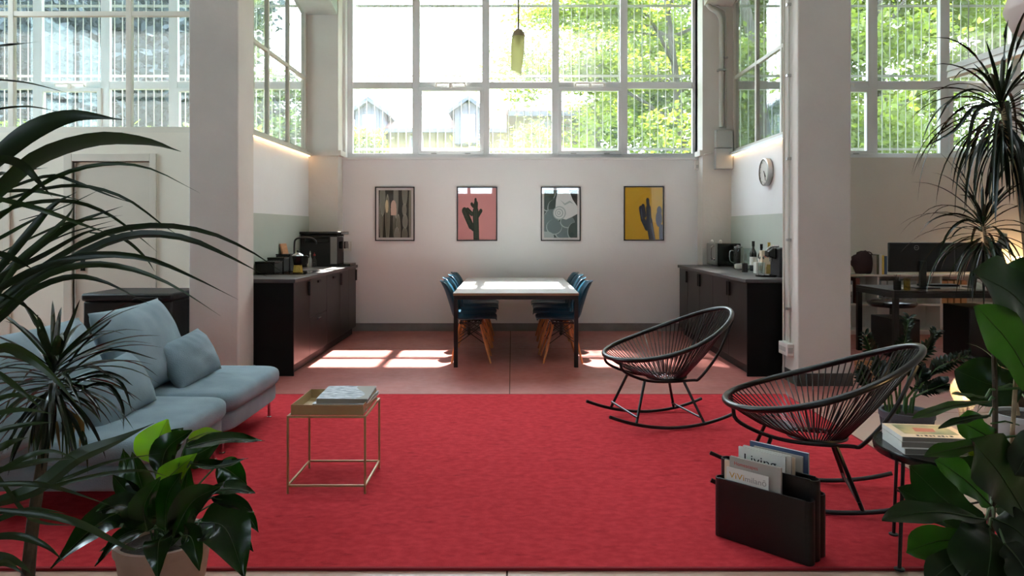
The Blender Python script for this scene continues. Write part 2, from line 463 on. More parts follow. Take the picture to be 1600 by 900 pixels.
def window(n, pl, u0, u1, z0, z1, mull, trans, fm, gm, sashes=(), mw=.085, fw=.07, dep=.07, sash_row=0, openers=True, latch=True):
    root = struct('window_%d' % n, pl.pt((u0 + u1) / 2, 0, z0))
    b = MB()
    pl.box(b, u0, u1, 0, dep, z0, z0 + fw); pl.box(b, u0, u1, 0, dep, z1 - fw, z1)
    pl.box(b, u0, u0 + fw, 0, dep, z0 + fw, z1 - fw); pl.box(b, u1 - fw, u1, 0, dep, z0 + fw, z1 - fw)
    b.build('window_frame', fm, root, bevel=.004)
    for m in mull: pl.box(MB(), m - mw / 2, m + mw / 2, 0.002, dep - .002, z0 + fw, z1 - fw).build('mullion', fm, root, bevel=.004)
    cols = [u0 + fw] + [x for m in mull for x in (m - mw / 2, m + mw / 2)] + [u1 - fw]
    rows = [z0 + fw] + [x for t in trans for x in (t - mw * .45, t + mw * .45)] + [z1 - fw]
    for c in range(0, len(cols), 2):
        a, e = cols[c], cols[c + 1]
        for t in trans:
            tr = pl.box(MB(), a, e, 0.004, dep - .004, t - mw * .45, t + mw * .45).build('transom', fm, root, bevel=.004)
        for r in range(0, len(rows), 2):
            za, ze = rows[r], rows[r + 1]
            if c // 2 in sashes and r // 2 == sash_row:
                w = .05; b = MB()
                A, E, Z0, Z1 = a - .018, e + .018, za - .018, ze + .012
                for q in ((A, E, Z0, Z0 + w), (A, E, Z1 - w, Z1), (A, A + w, Z0 + w, Z1 - w), (E - w, E, Z0 + w, Z1 - w)):
                    pl.box(b, q[0], q[1], -.028, dep - .02, q[2], q[3])
                s = b.build('sash', fm, root, bevel=.004)
                pl.box(MB(), A + w, E - w, .015, .021, Z0 + w, Z1 - w).build('pane', gm, s, smooth=False)
                if latch:
                    for k in (.2, .72):
                        u = A + (E - A) * k
                        pl.box(MB(), u, u + .075, -.04, -.026, Z0 + .004, Z0 + .016).build('latch', 'steel', s)
                if openers:
                    u = (a + e) / 2
                    ob = MB(); pl.box(ob, u - .2, u + .2, -.05, -.03, Z1 + .045, Z1 + .065)
                    for du in (-.19, .19): ob.cyl(pl.pt(u + du, -.04, Z1 + .06), pl.pt(u + du * 1.05, -.02, Z1 + .012), .009, n=8)
                    pl.box(ob, u - .02, u + .02, -.055, -.02, Z1 - .015, Z1 + .06)
                    ob.build('opener', 'white_plastic', root, bevel=.002)
            else:
                pl.box(MB(), a, e, dep * .45, dep * .45 + .006, za, ze).build('pane', gm, root, smooth=False)
    return root

back = Plane('y', YW)
S = FPX / YW
wx = lambda x: (x - 800) / S
TR = CAMZ + (HZ - 133) / S     # transom height
TR2 = TR + 1.32
window(1, back, wx(543), wx(1090), SILL, HEAD, [wx(650), wx(759), wx(868), wx(975)], [TR, TR2], 'frame_white', 'window_glass', sashes=(1, 3), mw=.1)
window(2, back, -7.45, -2.8, SILL, HEAD, [-6.50, -5.57, -4.64, -3.71], [TR, TR2], 'frame_white', 'window_glass', sashes=(1, 3), mw=.12)
window(3, back, 3.02, 8.0, SILL, HEAD, [4.0, wx(1364), wx(1477), wx(1588.5), 7.86], [TR, TR2], 'frame_white', 'window_glass', sashes=(1, 3), mw=.13)
# fill the short strips of wall beside the outer windows
wallbox('trim_11', 'plaster_beige', (-RX, -7.45, YB, 9.9, SILL, HEAD))
wallbox('trim_12', 'plaster_beige', (8.0, RX, YB, 9.9, SILL, HEAD))
wallbox('trim_13', 'plaster', (-2.29, wx(543), YB, 9.9, SILL, HEAD), (wx(1090), 2.51, YB, 9.9, SILL, HEAD))
# sill boards
wallbox('trim_14', 'plaster', (-2.29, 2.51, YB - .03, YW, SILL - .03, SILL))
window(4, Plane('x', XL - .02, -1), 6.62, YP, SILL + .03, HEAD, [7.16, 7.90, 8.62], [3.36, 4.36], 'frame_side', 'inner_glass', mw=.045, fw=.05, dep=.05)
window(5, Plane('x', XR + .02, 1), 6.57, YP, SILL + .03, HEAD, [6.95, 7.70, 8.50], [3.36, 4.36], 'frame_side', 'inner_glass', mw=.05, fw=.05, dep=.05)
window(6, Plane('y', YL + .02, 1), -RX, XL - .1, 2.41, HEAD, [-6.64, -5.38, -4.115], [3.69], 'frame_cream', 'inner_glass', mw=.06, fw=.065, dep=.06)
rear = Plane('y', RY0 - .08, -1)
window(7, rear, -2.3, -.6, 2.5, 3.25, [-1.45], [], 'frame_white', 'inner_glass', mw=.1)
window(8, rear, .6, 2.3, 2.5, 3.25, [1.45], [], 'frame_white', 'inner_glass', mw=.1)

window(11, Plane('x', -RX - .05, -1), 4.6, 7.4, 2.3, 5.2, [6.0], [3.75], 'frame_white', 'inner_glass', mw=.1)  # left wall window, added to brighten the partition wall
# warm light strips under the side sills
one('light_strip', box(XL + .012, XL + .028, 6.66, YP - .03, SILL - .013, SILL - .006), 'led_warm', 'warm LED strip under the side window sill above the sink counter', 'light strip')
one('light_strip', box(XR - .028, XR - .012, 6.60, YP - .03, SILL - .013, SILL - .006), 'led_warm', 'warm LED strip under the side window sill above the wall clock', 'light strip')

# roof edge and outer wall
wallbox('trim_15', 'plaster_old', (-RX - .3, RX + .3, 9.9, 10.66, 5.47, 5.75))

# ------------------------------------------------------------------ outdoors
mat('bar_white', srgb(176, 176, 166), rough=0.5)
mat('lawn', srgb(96, 116, 62), rough=0.95, var=0.3, vscale=2.5, bump=0.3, bscale=20)
mat('bark', srgb(58, 56, 48), rough=0.9, var=0.3, vscale=8, bump=0.4, bscale=25)
mat('roof_tile', srgb(104, 82, 76), rough=0.9, var=0.2, vscale=5)
mat('house_yellow', srgb(138, 128, 96), rough=0.9, var=0.05)
mat('house_grey', srgb(78, 84, 98), rough=0.9)
mat('house_white', srgb(170, 172, 174), rough=0.8)
mat('house_glass', srgb(120, 134, 150), rough=0.2)
leafmat('leaf_sunny', srgb(79, 97, 33), srgb(126, 147, 45), rough=.55, tw=.45, scale=.7)
leafmat('leaf_mid', srgb(58, 82, 36), srgb(92, 122, 46), rough=.55, tw=.4, scale=.7)
leafmat('leaf_dark', srgb(44, 56, 62), srgb(52, 68, 70), rough=.6, tw=.2, scale=.7)

gr = box(-40, 40, 9.95, 70, -.3, -.02).build('ground', 'lawn', None, smooth=False); tag(gr, kind='structure')

def grille(label, x0, x1, Y):
    s = FPX / Y; z = lambda y: CAMZ + (HZ - y) / s
    root = thing('window_grille', label, 'security bars', ((x0 + x1) / 2, Y, 2.3), group='security bars outside the tall windows')
    me = box(-.005, .005, -.005, .005, 0, z(1) - 2.3).mesh('bar', 'bar_white', False); x = x0 + .05
    while x < x1 - .03:
        obj_from_mesh('bar', me, root, (x - (x0 + x1) / 2, 0, 0)); x += .1105
    for x in (x0 + .02, x1 - .06):
        box(x, x + .04, 9.9005, Y + .004, 2.3, 2.34).build('bracket', 'bar_white', root, smooth=False)
    for y in (9, 118.5, 233):
        box(x0, x1, Y + .006, Y + .022, z(y) - .016, z(y) + .016).build('rail', 'bar_white', root, smooth=False)
grille('white security bars outside the window behind the dining table', -2.2, 2.5, 9.98)
grille('white security bars outside the left room, seen through the cream partition window', -7.4, -2.85, 9.98)
grille('white security bars outside the window of the office on the right', 3.05, 8.0, 9.98)

import numpy as np
def leaves(rng, centers, spread, per, size, flat=.5):
    c = np.repeat(np.asarray(centers), per, axis=0); n = len(c)
    c = c + rng.normal(0, 1, (n, 3)) * np.asarray(spread)
    d = rng.normal(0, 1, (n, 3)); d[:, 2] *= flat; d /= np.linalg.norm(d, axis=1)[:, None]
    e = rng.normal(0, 1, (n, 3)); e[:, 2] *= flat; e -= d * (e * d).sum(1)[:, None]; e /= np.linalg.norm(e, axis=1)[:, None]
    L = size * rng.uniform(.6, 1.3, (n, 1)); W = L * rng.uniform(.35, .6, (n, 1))
    v = np.stack([c - d * L * .5, c + e * W * .5 - d * L * .05, c + d * L * .5, c - e * W * .5 - d * L * .05], 1).reshape(-1, 3)
    f = np.arange(n * 4).reshape(-1, 4)
    return v, f

def np_mesh(name, v, f, m):
    me = bpy.data.meshes.new(name); n = len(f)
    me.vertices.add(len(v)); me.vertices.foreach_set('co', v.astype('f').ravel())
    me.loops.add(n * 4); me.loops.foreach_set('vertex_index', f.astype('i').ravel())
    me.polygons.add(n); me.polygons.foreach_set('loop_start', np.arange(0, n * 4, 4, dtype='i'))
    me.update(calc_edges=True); me.materials.append(MATS[m]); return me

def tree(name, label, base, height, reach, lm, seed, nb=9, per=26, size=.13, spread=.28, group='trees outside the windows', lean=(0, 0), low=.25, sub=7, r0=.16):
    rng = np.random.default_rng(seed); rnd = random.Random(seed)
    root = thing(name, label, 'tree', base, group=group)
    B = Vector(base); b = MB(); tips = []
    top = B + Vector((lean[0], lean[1], height * .8))
    trunk = spline([B, B + Vector((lean[0] * .2 + rnd.uniform(-.2, .2), lean[1] * .2, height * .3)), B + Vector((lean[0] * .6, lean[1] * .6, height * .58)), top], 12)
    b.tube(trunk, [r0 * (1 - .8 * i / 12) for i in range(13)], 7)
    for k in range(nb):
        t = low + (1 - low) * (k + .5) / nb; p0 = trunk[min(12, int(t * 12))]
        a = k * 2.4 + rnd.uniform(-.5, .5); R = reach * (1.15 - .6 * t) * rnd.uniform(.75, 1.15)
        p2 = p0 + Vector((math.cos(a) * R, math.sin(a) * R * .75, R * rnd.uniform(.05, .5)))
        p1 = p0.lerp(p2, .5) + Vector((rnd.uniform(-.3, .3), rnd.uniform(-.3, .3), rnd.uniform(.1, .5)))
        br = spline([p0, p1, p2], 8); rb = r0 * .45 * (1.2 - t * .7)
        b.tube(br, [rb * (1 - .8 * i / 8) for i in range(9)], 5)
        for q in range(sub):
            i = rnd.randint(2, 8); s0 = br[i]; a2 = a + rnd.uniform(-1.3, 1.3); R2 = R * rnd.uniform(.25, .55)
            s2 = s0 + Vector((math.cos(a2) * R2, math.sin(a2) * R2, R2 * rnd.uniform(-.25, .45)))
            s1 = s0.lerp(s2, .5) + Vector((0, 0, R2 * .15))
            tw = spline([s0, s1, s2], 6); b.tube(tw, [rb * .35 * (1 - .7 * i / 6) for i in range(7)], 4)
            tips += [tuple(x) for x in tw[1:]]
            for q2 in range(3):
                i2 = rnd.randint(2, 6); e = tw[i2] + Vector((rnd.uniform(-.6, .6), rnd.uniform(-.6, .6), rnd.uniform(-.3, .3)))
                b.tube([tw[i2], tw[i2].lerp(e, .5) + Vector((0, 0, .05)), e], [.012, .009, .004], 3); tips.append(tuple(e)); tips.append(tuple(tw[i2].lerp(e, .6)))
        tips += [tuple(x) for x in br[4:]]
    b.build('trunk', 'bark', root)
    v, f = leaves(rng, tips, (spread, spread, spread * .6), per, size)
    o = obj_from_mesh('foliage', np_mesh('foliage', v - np.asarray(base), f, lm), root); o['kind'] = 'stuff'
    return root

tree('garden_tree', 'sunny spreading tree with bare grey limbs behind the centre window', (4.4, 17.5, 0), 10.5, 4.4, 'leaf_sunny', 11, nb=14, per=24, lean=(-.8, 0), size=.17, low=.22, sub=8)
tree('garden_tree', 'bright leafy tree behind the office window, seen right of the white column', (8.3, 16.0, 0), 10, 4.3, 'leaf_sunny', 5, nb=15, per=32, size=.17, low=.15, sub=8)
tree('garden_tree', 'tall light green tree filling the far right of the office window', (12.3, 18.0, 0), 11, 4.6, 'leaf_sunny', 23, nb=15, per=34, size=.18, low=.12, sub=8)
tree('garden_tree', 'soft green tree standing farther back between the two sunny trees', (7.2, 25.0, 0), 13, 5.0, 'leaf_mid', 31, nb=14, per=36, size=.26, spread=.5, low=.12, sub=8)
tree('garden_tree', 'light tree whose spray reaches over the yellow house', (2.6, 22.0, 0), 9.5, 3.6, 'leaf_sunny', 37, nb=10, per=12, size=.15, low=.4)
tree('garden_tree', 'tall tree whose high crown shades the right half of the centre window', (5.7, 15.2, 0), 15.5, 2.9, 'leaf_sunny', 61, nb=9, per=24, size=.2, spread=.34, low=.78, sub=7, r0=.17, lean=(-2.2, 0))
tree('garden_tree', 'small green tree seen through the glazing above the sink counter', (-6.6, 18.0, 0), 6.2, 2.0, 'leaf_mid', 41, nb=10, per=24, size=.14, low=.25)
for i, (x, y, h, r, lab) in enumerate([(-8.9, 17.0, 9.5, 2.6, 'dark evergreen tree behind the right half of the cream partition window'),
                              (-11.6, 17.5, 10.5, 2.8, 'dark evergreen tree behind the middle of the cream partition window'),
                              (-14.6, 17.0, 10, 2.8, 'dark evergreen tree at the far left beyond the partition window'),
                              (-12.8, 22.0, 12, 3.4, 'tall dark evergreen tree rising behind the other evergreens')]):
    tree('evergreen_tree', lab, (x, y, 0), h, r, 'leaf_dark', 50 + i, nb=20, per=44, size=.28, spread=.40, low=.03, sub=9)

def shrub(label, base, r, h, lm, seed, n=900, size=.13):
    rng = np.random.default_rng(seed); root = thing('garden_shrub', label, 'shrub', base, group='low shrubs outside the windows')
    b = MB(); rnd = random.Random(seed)
    for k in range(7):
        a = k * .9; b.tube([Vector(base), Vector(base) + Vector((math.cos(a) * r * .5, math.sin(a) * r * .5, h * .8))], [.03, .01], 5)
    b.build('stem', 'bark', root)
    c = np.asarray(base) + np.stack([rng.uniform(-r, r, n), rng.uniform(-r, r, n) * .7, h * rng.uniform(.1, 1, n) ** .6], 1)
    v, f = leaves(rng, c, (.06, .06, .06), 4, size)
    o = obj_from_mesh('foliage', np_mesh('foliage', v - np.asarray(base), f, lm), root); o['kind'] = 'stuff'
for i, (x, y, r, h, lab) in enumerate([(-8.9, 13.2, .8, 3.3, 'sunny shrub below the dark evergreens, far left'), (-7.0, 12.9, .7, 3.15, 'sunny shrub behind the left room window, under the second sash'),
                              (-5.2, 12.8, .7, 3.2, 'yellow-green shrub behind the right end of the left room window'), (-2.75, 12.8, .45, 3.1, 'small shrub at the lower left corner of the centre window'),
                              (2.6, 13.6, 1.3, 3.6, 'broad shrub low behind the right end of the centre window')]):
    shrub(lab, (x, y, 0), r, h, 'leaf_sunny', 70 + i)

# houses beyond the garden
def house(name, label, X0, X1, Y, depth, eave, ridge, wm):
    root = thing(name, label, 'house', ((X0 + X1) / 2, Y, 0))
    box(X0, X1, Y, Y + depth, 0, eave).build('wall', wm, root, smooth=False)
    m = Y + depth / 2
    r = MB(); r.prism([(X0 - .4, Y - .7, eave - .12), (X0 - .4, m, ridge), (X0 - .4, Y + depth + .7, eave - .12), (X0 - .4, Y + depth + .7, eave - .3), (X0 - .4, m, ridge - .2), (X0 - .4, Y - .7, eave - .3)], (X1 - X0 + .8, 0, 0))
    r.build('roof', 'roof_tile', root, smooth=False)
    box(X0 - .3, X1 + .3, Y - .82, Y - .68, eave - .34, eave - .18).build('gutter', 'house_grey', root, smooth=False)
    return root
def hwin(root, x0, x1, z0, z1, Y):
    b = MB(); w = .09
    b.box(x0, x1, Y - .06, Y - .002, z0, z0 + w).box(x0, x1, Y - .06, Y - .002, z1 - w, z1).box(x0, x0 + w, Y - .06, Y - .002, z0 + w, z1 - w).box(x1 - w, x1, Y - .06, Y - .002, z0 + w, z1 - w)
    b.box((x0 + x1) / 2 - w / 2, (x0 + x1) / 2 + w / 2, Y - .06, Y - .002, z0 + w, z1 - w)
    f = b.build('window', 'house_white', root, smooth=False)
    box(x0 + w, x1 - w, Y - .03, Y - .001, z0 + w, z1 - w).build('pane', 'house_glass', f, smooth=False)
HY = 34.0; hs = FPX / HY; hx = lambda x: (x - 800) / hs; hz = lambda y: CAMZ + (HZ - y) / hs
h1 = house('house', 'long yellow house with a tiled roof and two grey dormers behind the centre window', hx(538), hx(792), HY, 7, hz(199), hz(150), 'house_yellow')
for (a, c, pk) in ((552, 614, 158), (704, 764, 156)):
    m = (a + c) / 2; y0 = HY - .9
    d = MB(); d.prism([(hx(a + 9), y0, hz(228)), (hx(c - 9), y0, hz(228)), (hx(c - 9), y0, hz(pk + 20)), (hx(m), y0, hz(pk + 6)), (hx(a + 9), y0, hz(pk + 20))], (0, 2.6, 0))
    dm = d.build('dormer', 'house_grey', h1, smooth=False)
    r = MB(); r.prism([(hx(a), y0 - .35, hz(pk + 22)), (hx(m), y0 - .35, hz(pk)), (hx(c), y0 - .35, hz(pk + 22)), (hx(c), y0 - .35, hz(pk + 28)), (hx(m), y0 - .35, hz(pk + 7)), (hx(a), y0 - .35, hz(pk + 28))], (0, 3.2, 0))
    r.build('dormer_roof', 'house_grey', dm, smooth=False)
    hwin(h1, hx(m - 10), hx(m + 10), hz(226), hz(184), y0)
hwin(h1, hx(640), hx(662), hz(238), hz(212), HY)
h2 = house('house', 'yellow house with white framed windows right of the dormers', hx(797) + .25, hx(905), 26.4, 6, CAMZ + (HZ - 172) / (FPX / 26.4), CAMZ + (HZ - 140) / (FPX / 26.4), 'house_yellow')
k3 = FPX / 26.4
for (a, c, y0, y1) in ((829, 860, 232, 186), (802, 816, 236, 206)):
    hwin(h2, (a - 800) / k3, (c - 800) / k3, CAMZ + (HZ - y0) / k3, CAMZ + (HZ - y1) / k3, 26.4)
# ------------------------------------------------------------------ kitchen runs
mat('cabinet', srgb(15, 12, 12), spec=.28, rough=0.34, var=0.18, vscale=3, stretch=(8, 8, 1))
mat('cabinet_end', srgb(9, 9, 10), rough=0.6, spec=.2)
mat('worktop', srgb(66, 64, 64), rough=0.42, var=0.12, vscale=9, stretch=(1, .3, 1))
mat('handle_black', srgb(8, 8, 9), rough=0.5)
mat('hob', srgb(8, 8, 9), rough=0.08)
mat('black_gloss', srgb(8, 8, 9), rough=0.2)
mat('black_soft', srgb(13, 13, 14), rough=0.75)
mat('silver_paint', srgb(150, 148, 144), rough=0.35, metal=0.6)
mat('brass', srgb(212, 176, 92), rough=0.25, metal=1.0)
mat('board_wood', srgb(196, 140, 98), rough=0.6, var=0.15, vscale=4, stretch=(1, 1, 8))
mat('red_plastic', srgb(170, 40, 36), rough=0.4)
mat('paper_white', srgb(232, 230, 224), rough=0.7)
mat('card_cream', srgb(226, 206, 180), rough=0.7)
mat('ink_black', srgb(20, 20, 22), rough=0.8)
mat('ink_red', srgb(190, 52, 44), rough=0.8)
mat('bottle_dark', srgb(16, 22, 14), rough=0.08, coat=.5)
mat('bottle_amber', srgb(60, 36, 12), rough=0.1, coat=.5)
mat('ceramic', srgb(236, 232, 224), rough=0.3)
glassmat('clear_glass', tint=(.93, .96, .96), refl=1.6)
glassmat('amber_glass', tint=(.82, .74, .45), refl=1.5)

class Side:
    def __init__(s, xf, sgn): s.xf = xf; s.sgn = sgn          # sgn: direction from the front into the cabinet
    def box(s, d0, d1, y0, y1, z0, z1, mb=None):
        mb = mb or MB(); return mb.box(s.xf + s.sgn * d0, s.xf + s.sgn * d1, y0, y1, z0, z1)
LEFT = Side(-2.05, -1); RIGHT = Side(2.2, 1)

def cabinet(side, y0, y1, label, group, fronts, depth, end=None):
    """fronts: list of (z0, z1, handle) with handle in near/far/top"""
    t = thing('kitchen_cabinet', label, 'cabinet', (side.xf + side.sgn * depth / 2, (y0 + y1) / 2, 0.09), group=group)
    side.box(.02, depth, y0, y1, .09, .872).build('body', 'cabinet_end', t, smooth=False)
    for z0, z1, h in fronts:
        d = side.box(0, .0195, y0 + .002, y1 - .002, z0, z1).build('drawer_front' if h == 'top' else 'door', 'cabinet', t, bevel=.002)
        if h == 'top':
            m = (y0 + y1) / 2; hb = side.box(-.018, 0, m - .05, m + .05, z1 - .055, z1 - .03)
        elif h == 'near': hb = side.box(-.02, 0, y0 + .015, y0 + .05, z1 - .16, z1 - .02)
        else: hb = side.box(-.02, 0, y1 - .05, y1 - .015, z1 - .16, z1 - .02)
        hb.build('handle', 'handle_black', d, bevel=.003)
    if end is not None:
        side.box(-.004, depth, end - .018, end - .001, 0.0, .872).build('end_panel', 'cabinet_end', t, smooth=False)
    return t

D1 = (.10, .868)
gl_, gr_ = 'black cabinets below the sink counter', 'black cabinets below the coffee counter'
cabinet(LEFT, 6.67, 7.20, 'black single-door cabinet nearest the sofa, with the black end panel', gl_, [(*D1, 'far')], .61, end=6.67)
cabinet(LEFT, 7.20, 7.86, 'black cabinet with two stacked drawers under the hob', gl_, [(.10, .475, 'top'), (.479, .868, 'top')], .61)
cabinet(LEFT, 7.86, 8.47, 'black cabinet with one wide front between the drawers and the far doors', gl_, [(*D1, 'top')], .61)
cabinet(LEFT, 8.47, 8.92, 'black one-door cabinet below the tap, last but one toward the back wall', gl_, [(*D1, 'near')], .61)
cabinet(LEFT, 8.92, 9.33, 'black one-door cabinet against the back wall on the sink side', gl_, [(*D1, 'far')], .61)
cabinet(RIGHT, 6.65, 7.21, 'black cabinet nearest the right column, with the black end panel', gr_, [(*D1, 'far')], .67, end=6.65)
cabinet(RIGHT, 7.21, 7.78, 'black cabinet second from the right column', gr_, [(*D1, 'near')], .67)
cabinet(RIGHT, 7.78, 8.34, 'black cabinet third from the right column, in the middle of the run', gr_, [(*D1, 'far')], .67)
cabinet(RIGHT, 8.34, 8.90, 'black cabinet fourth from the right column', gr_, [(*D1, 'near')], .67)
cabinet(RIGHT, 8.90, 9.33, 'black narrow cabinet below the microwave, against the back wall', gr_, [(*D1, 'near')], .67)
one('plinth', LEFT.box(.05, .07, 6.67, 9.33, 0, .089), 'black_matt', 'black recessed plinth under the sink-side cabinets', 'plinth', smooth=False)
one('plinth', RIGHT.box(.05, .07, 6.65, 9.33, 0, .089), 'black_matt', 'black recessed plinth under the coffee-side cabinets', 'plinth', smooth=False)
one('worktop', LEFT.box(-.022, .624, 6.645, 9.345, .8725, .909), 'worktop', 'dark grey laminate worktop carrying the hob and sink', 'worktop', bevel=.004)
one('worktop', RIGHT.box(-.022, .682, 6.625, 9.345, .8725, .909), 'worktop', 'dark grey laminate worktop carrying the microwave and coffee machine', 'worktop', bevel=.004)
WT = .9095

# hob, sink, tap
h = thing('hob', 'black glass hob set flush in the left worktop', 'hob', (-2.38, 7.6, WT))
box(-2.64, -2.12, 7.30, 7.88, WT, WT + .006).build('glass', 'hob', h, bevel=.002)
for (dx, dy, r) in ((-.13, -.14, .09), (.12, -.14, .07), (-.13, .14, .07), (.12, .14, .09)):
    MB().lathe([(r, 0), (r, .0006), (r - .004, .0006), (r - .004, 0)], (-2.38 + dx, 7.59 + dy, WT + .0062), 28, cap=False).build('ring', 'silver_paint', h)
s = thing('sink', 'steel sink set in the worktop by the black tap', 'sink', (-2.36, 8.35, WT))
b = MB(); X0, X1, Y0, Y1 = -2.60, -2.13, 8.08, 8.62
for q in ((X0, X1, Y0, Y0 + .03), (X0, X1, Y1 - .03, Y1), (X0, X0 + .03, Y0 + .03, Y1 - .03), (X1 - .03, X1, Y0 + .03, Y1 - .03)): b.box(*q, WT, WT + .004)
b.build('rim', 'steel', s, bevel=.001)
box(X0 + .03, X1 - .03, Y0 + .03, Y1 - .03, WT, WT + .0015).build('basin', 'steel', s, smooth=False)
t = thing('tap', 'black gooseneck tap behind the sink', 'tap', (-2.62, 8.55, WT))
MB().lathe([(.026, 0), (.026, .012), (.016, .02), (.016, .06)], (-2.62, 8.55, WT), 16).build('base', 'black_metal', t)
MB().tube(spline([(-2.62, 8.55, WT + .05), (-2.62, 8.55, WT + .27), (-2.60, 8.55, WT + .345), (-2.52, 8.55, WT + .365), (-2.42, 8.54, WT + .36), (-2.365, 8.54, WT + .33), (-2.35, 8.54, WT + .29)], 26), .011, 10).build('spout', 'black_metal', t)
MB().cyl((-2.605, 8.55, WT + .05), (-2.54, 8.53, WT + .07), .006).build('lever', 'chrome', t)

# moka pot
c = Vector((-2.25, 7.46, WT + .0065))
m = thing('moka_pot', 'brass and steel moka pot standing on the hob', 'coffee pot', c)
MB().lathe([(.052, 0), (.055, .01), (.046, .075), (.044, .085)], c, 8).build('boiler', 'brass', m, smooth=False)
MB().lathe([(.042, .085), (.046, .10), (.058, .175), (.058, .18)], c, 8).build('jug', 'black_gloss', m, smooth=False)
lid = MB().lathe([(.061, .181), (.055, .192), (.02, .21), (.006, .213), (.006, .22)], c, 8).build('lid', 'chrome', m, smooth=False)
MB().ball(c + Vector((0, 0, .229)), .012).build('knob', 'black_gloss', lid)
MB().tube(spline([c + Vector((.055, 0, .17)), c + Vector((.10, 0, .175)), c + Vector((.10, 0, .11)), c + Vector((.088, 0, .095))], 8), .009, 8).build('handle', 'black_gloss', m)

# black tins standing in a row along the wall
for (y0, y1, h_, x0, lab) in ((7.36, 7.62, .125, -2.66, 'low wide black tin behind the hob'), (7.66, 7.84, .155, -2.64, 'middle black tin of the three behind the hob'), (7.88, 8.02, .185, -2.62, 'tallest black tin, beside the wooden board')):
    k = thing('kitchen_tin', lab, 'tin', ((x0 - 2.44) / 2, (y0 + y1) / 2, WT + .0065), group='black tins behind the hob')
    zz = WT + .0066
    box(x0, -2.46, y0, y1, zz, zz + h_ - .02).build('body', 'black_soft', k, bevel=.006)
    box(x0 - .002, -2.458, y0 - .002, y1 + .002, zz + h_ - .0195, zz + h_).build('lid', 'black_gloss', k, bevel=.004)
# chopping board leaning on the wall
b = MB(); b.prism([(-2.60, 8.14, WT + .0004), (-2.58, 8.14, WT + .0004), (-2.648, 8.14, WT + .30), (-2.668, 8.14, WT + .30)], (0, .2, 0))
one('chopping_board', b, 'board_wood', 'wooden chopping board leaning on the green splashback', 'chopping board', bevel=.004)
# soap bottles by the sink
for (x, y, r, hh, mname, cap, lab) in ((-2.42, 8.70, .026, .14, 'clear_glass', 'red_plastic', 'clear soap bottle with a red pump beside the sink'), (-2.50, 8.74, .022, .11, 'ceramic', 'black_gloss', 'short pale soap bottle with a dark cap beside the sink'),
                                 (-2.46, 8.66, .018, .16, 'grey_plastic', 'white_plastic', 'slim grey detergent bottle by the tap')):
    k = thing('soap_bottle', lab, 'bottle', (x, y, WT), group='bottles by the sink')
    MB().lathe([(r * .9, 0), (r, .008), (r, hh * .65), (r * .45, hh * .82), (r * .4, hh)], (x, y, WT), 14).build('body', mname, k)
    MB().lathe([(r * .5, hh), (r * .5, hh + .02), (.004, hh + .022), (.004, hh + .04)], (x, y, WT), 10).build('cap', cap, k)
# coffee machine against the back
t = thing('espresso_machine', 'big black espresso machine at the back end of the sink counter', 'coffee machine', (-2.40, 9.10, WT))
box(-2.66, -2.20, 8.93, 9.30, WT, WT + .40).build('body', 'black_matt', t, bevel=.012)
box(-2.67, -2.14, 8.91, 9.32, WT + .4005, WT + .435).build('top', 'black_gloss', t, bevel=.008)
box(-2.282, -2.199, 8.921, 8.9295, WT + .03, WT + .37).build('side_panel', 'silver_paint', t, bevel=.003)
box(-2.199, -2.04, 8.95, 9.28, WT, WT + .03).build('drip_tray', 'black_gloss', t, bevel=.004)
box(-2.199, -2.12, 9.03, 9.20, WT + .22, WT + .31).build('spout', 'black_gloss', t, bevel=.008)
box(-2.60, -2.30, 8.921, 8.9295, WT + .30, WT + .37).build('badge_panel', 'black_gloss', t, bevel=.003)
MB().tube(spline([(-2.2, 8.97, WT + .37), (-2.14, 8.97, WT + .375), (-2.13, 8.97, WT + .33), (-2.13, 8.97, WT + .18)], 10), .006, 8).build('steam_wand', 'chrome', t)
# wall socket
def socket(x0, x1, Yf, z0, z1, label, dep=.03):
    k = thing('wall_socket', label, 'socket', ((x0 + x1) / 2, Yf, z0))
    box(x0, x1, Yf - dep, Yf - .0005, z0, z1).build('plate', 'white_plastic', k, bevel=.004)
    for q in (.25, .6): box(x0 + (x1 - x0) * q, x0 + (x1 - x0) * (q + .15), Yf - dep - .002, Yf - dep, z0 + .03, z1 - .03).build('outlet', 'grey_plastic', k, bevel=.001)
p = at(536, 392, YB); q = at(549, 377, YB)
socket(p.x, q.x, YB, p.z, q.z, 'white wall socket beside the espresso machine')

# ---- right counter
t = thing('microwave', 'black microwave with a silver front at the far end of the right counter', 'microwave', (2.70, 9.15, WT))
box(2.585, 2.875, 8.93, 9.33, WT + .012, WT + .285).build('case', 'black_gloss', t, bevel=.006)
box(2.56, 2.5845, 8.93, 9.33, WT + .012, WT + .285).build('door', 'silver_paint', t, bevel=.004)
for y in (8.98, 9.28):
    for x in (2.62, 2.84): MB().cyl((x, y, WT), (x, y, WT + .0125), .014).build('foot', 'black_matt', t)
MB().tube(spline([(2.56, 9.0, WT + .25), (2.525, 9.0, WT + .235), (2.525, 9.0, WT + .10), (2.56, 9.0, WT + .085)], 10), .008, 8).build('handle', 'chrome', t)
MB().cyl((2.56, 8.965, WT + .09), (2.535, 8.965, WT + .09), .02).build('dial', 'chrome', t)
for (x, y, lab) in ((2.61, 9.27, 'white egg-shaped shaker at the back on the microwave'), (2.66, 9.06, 'white egg-shaped shaker nearer the front on the microwave')):
    one('salt_shaker', MB().lathe([(.012, 0), (.018, .008), (.02, .022), (.014, .038), (.005, .045)], (x, y, WT + .286), 12), 'ceramic', lab, 'shaker', group='shakers on the microwave')

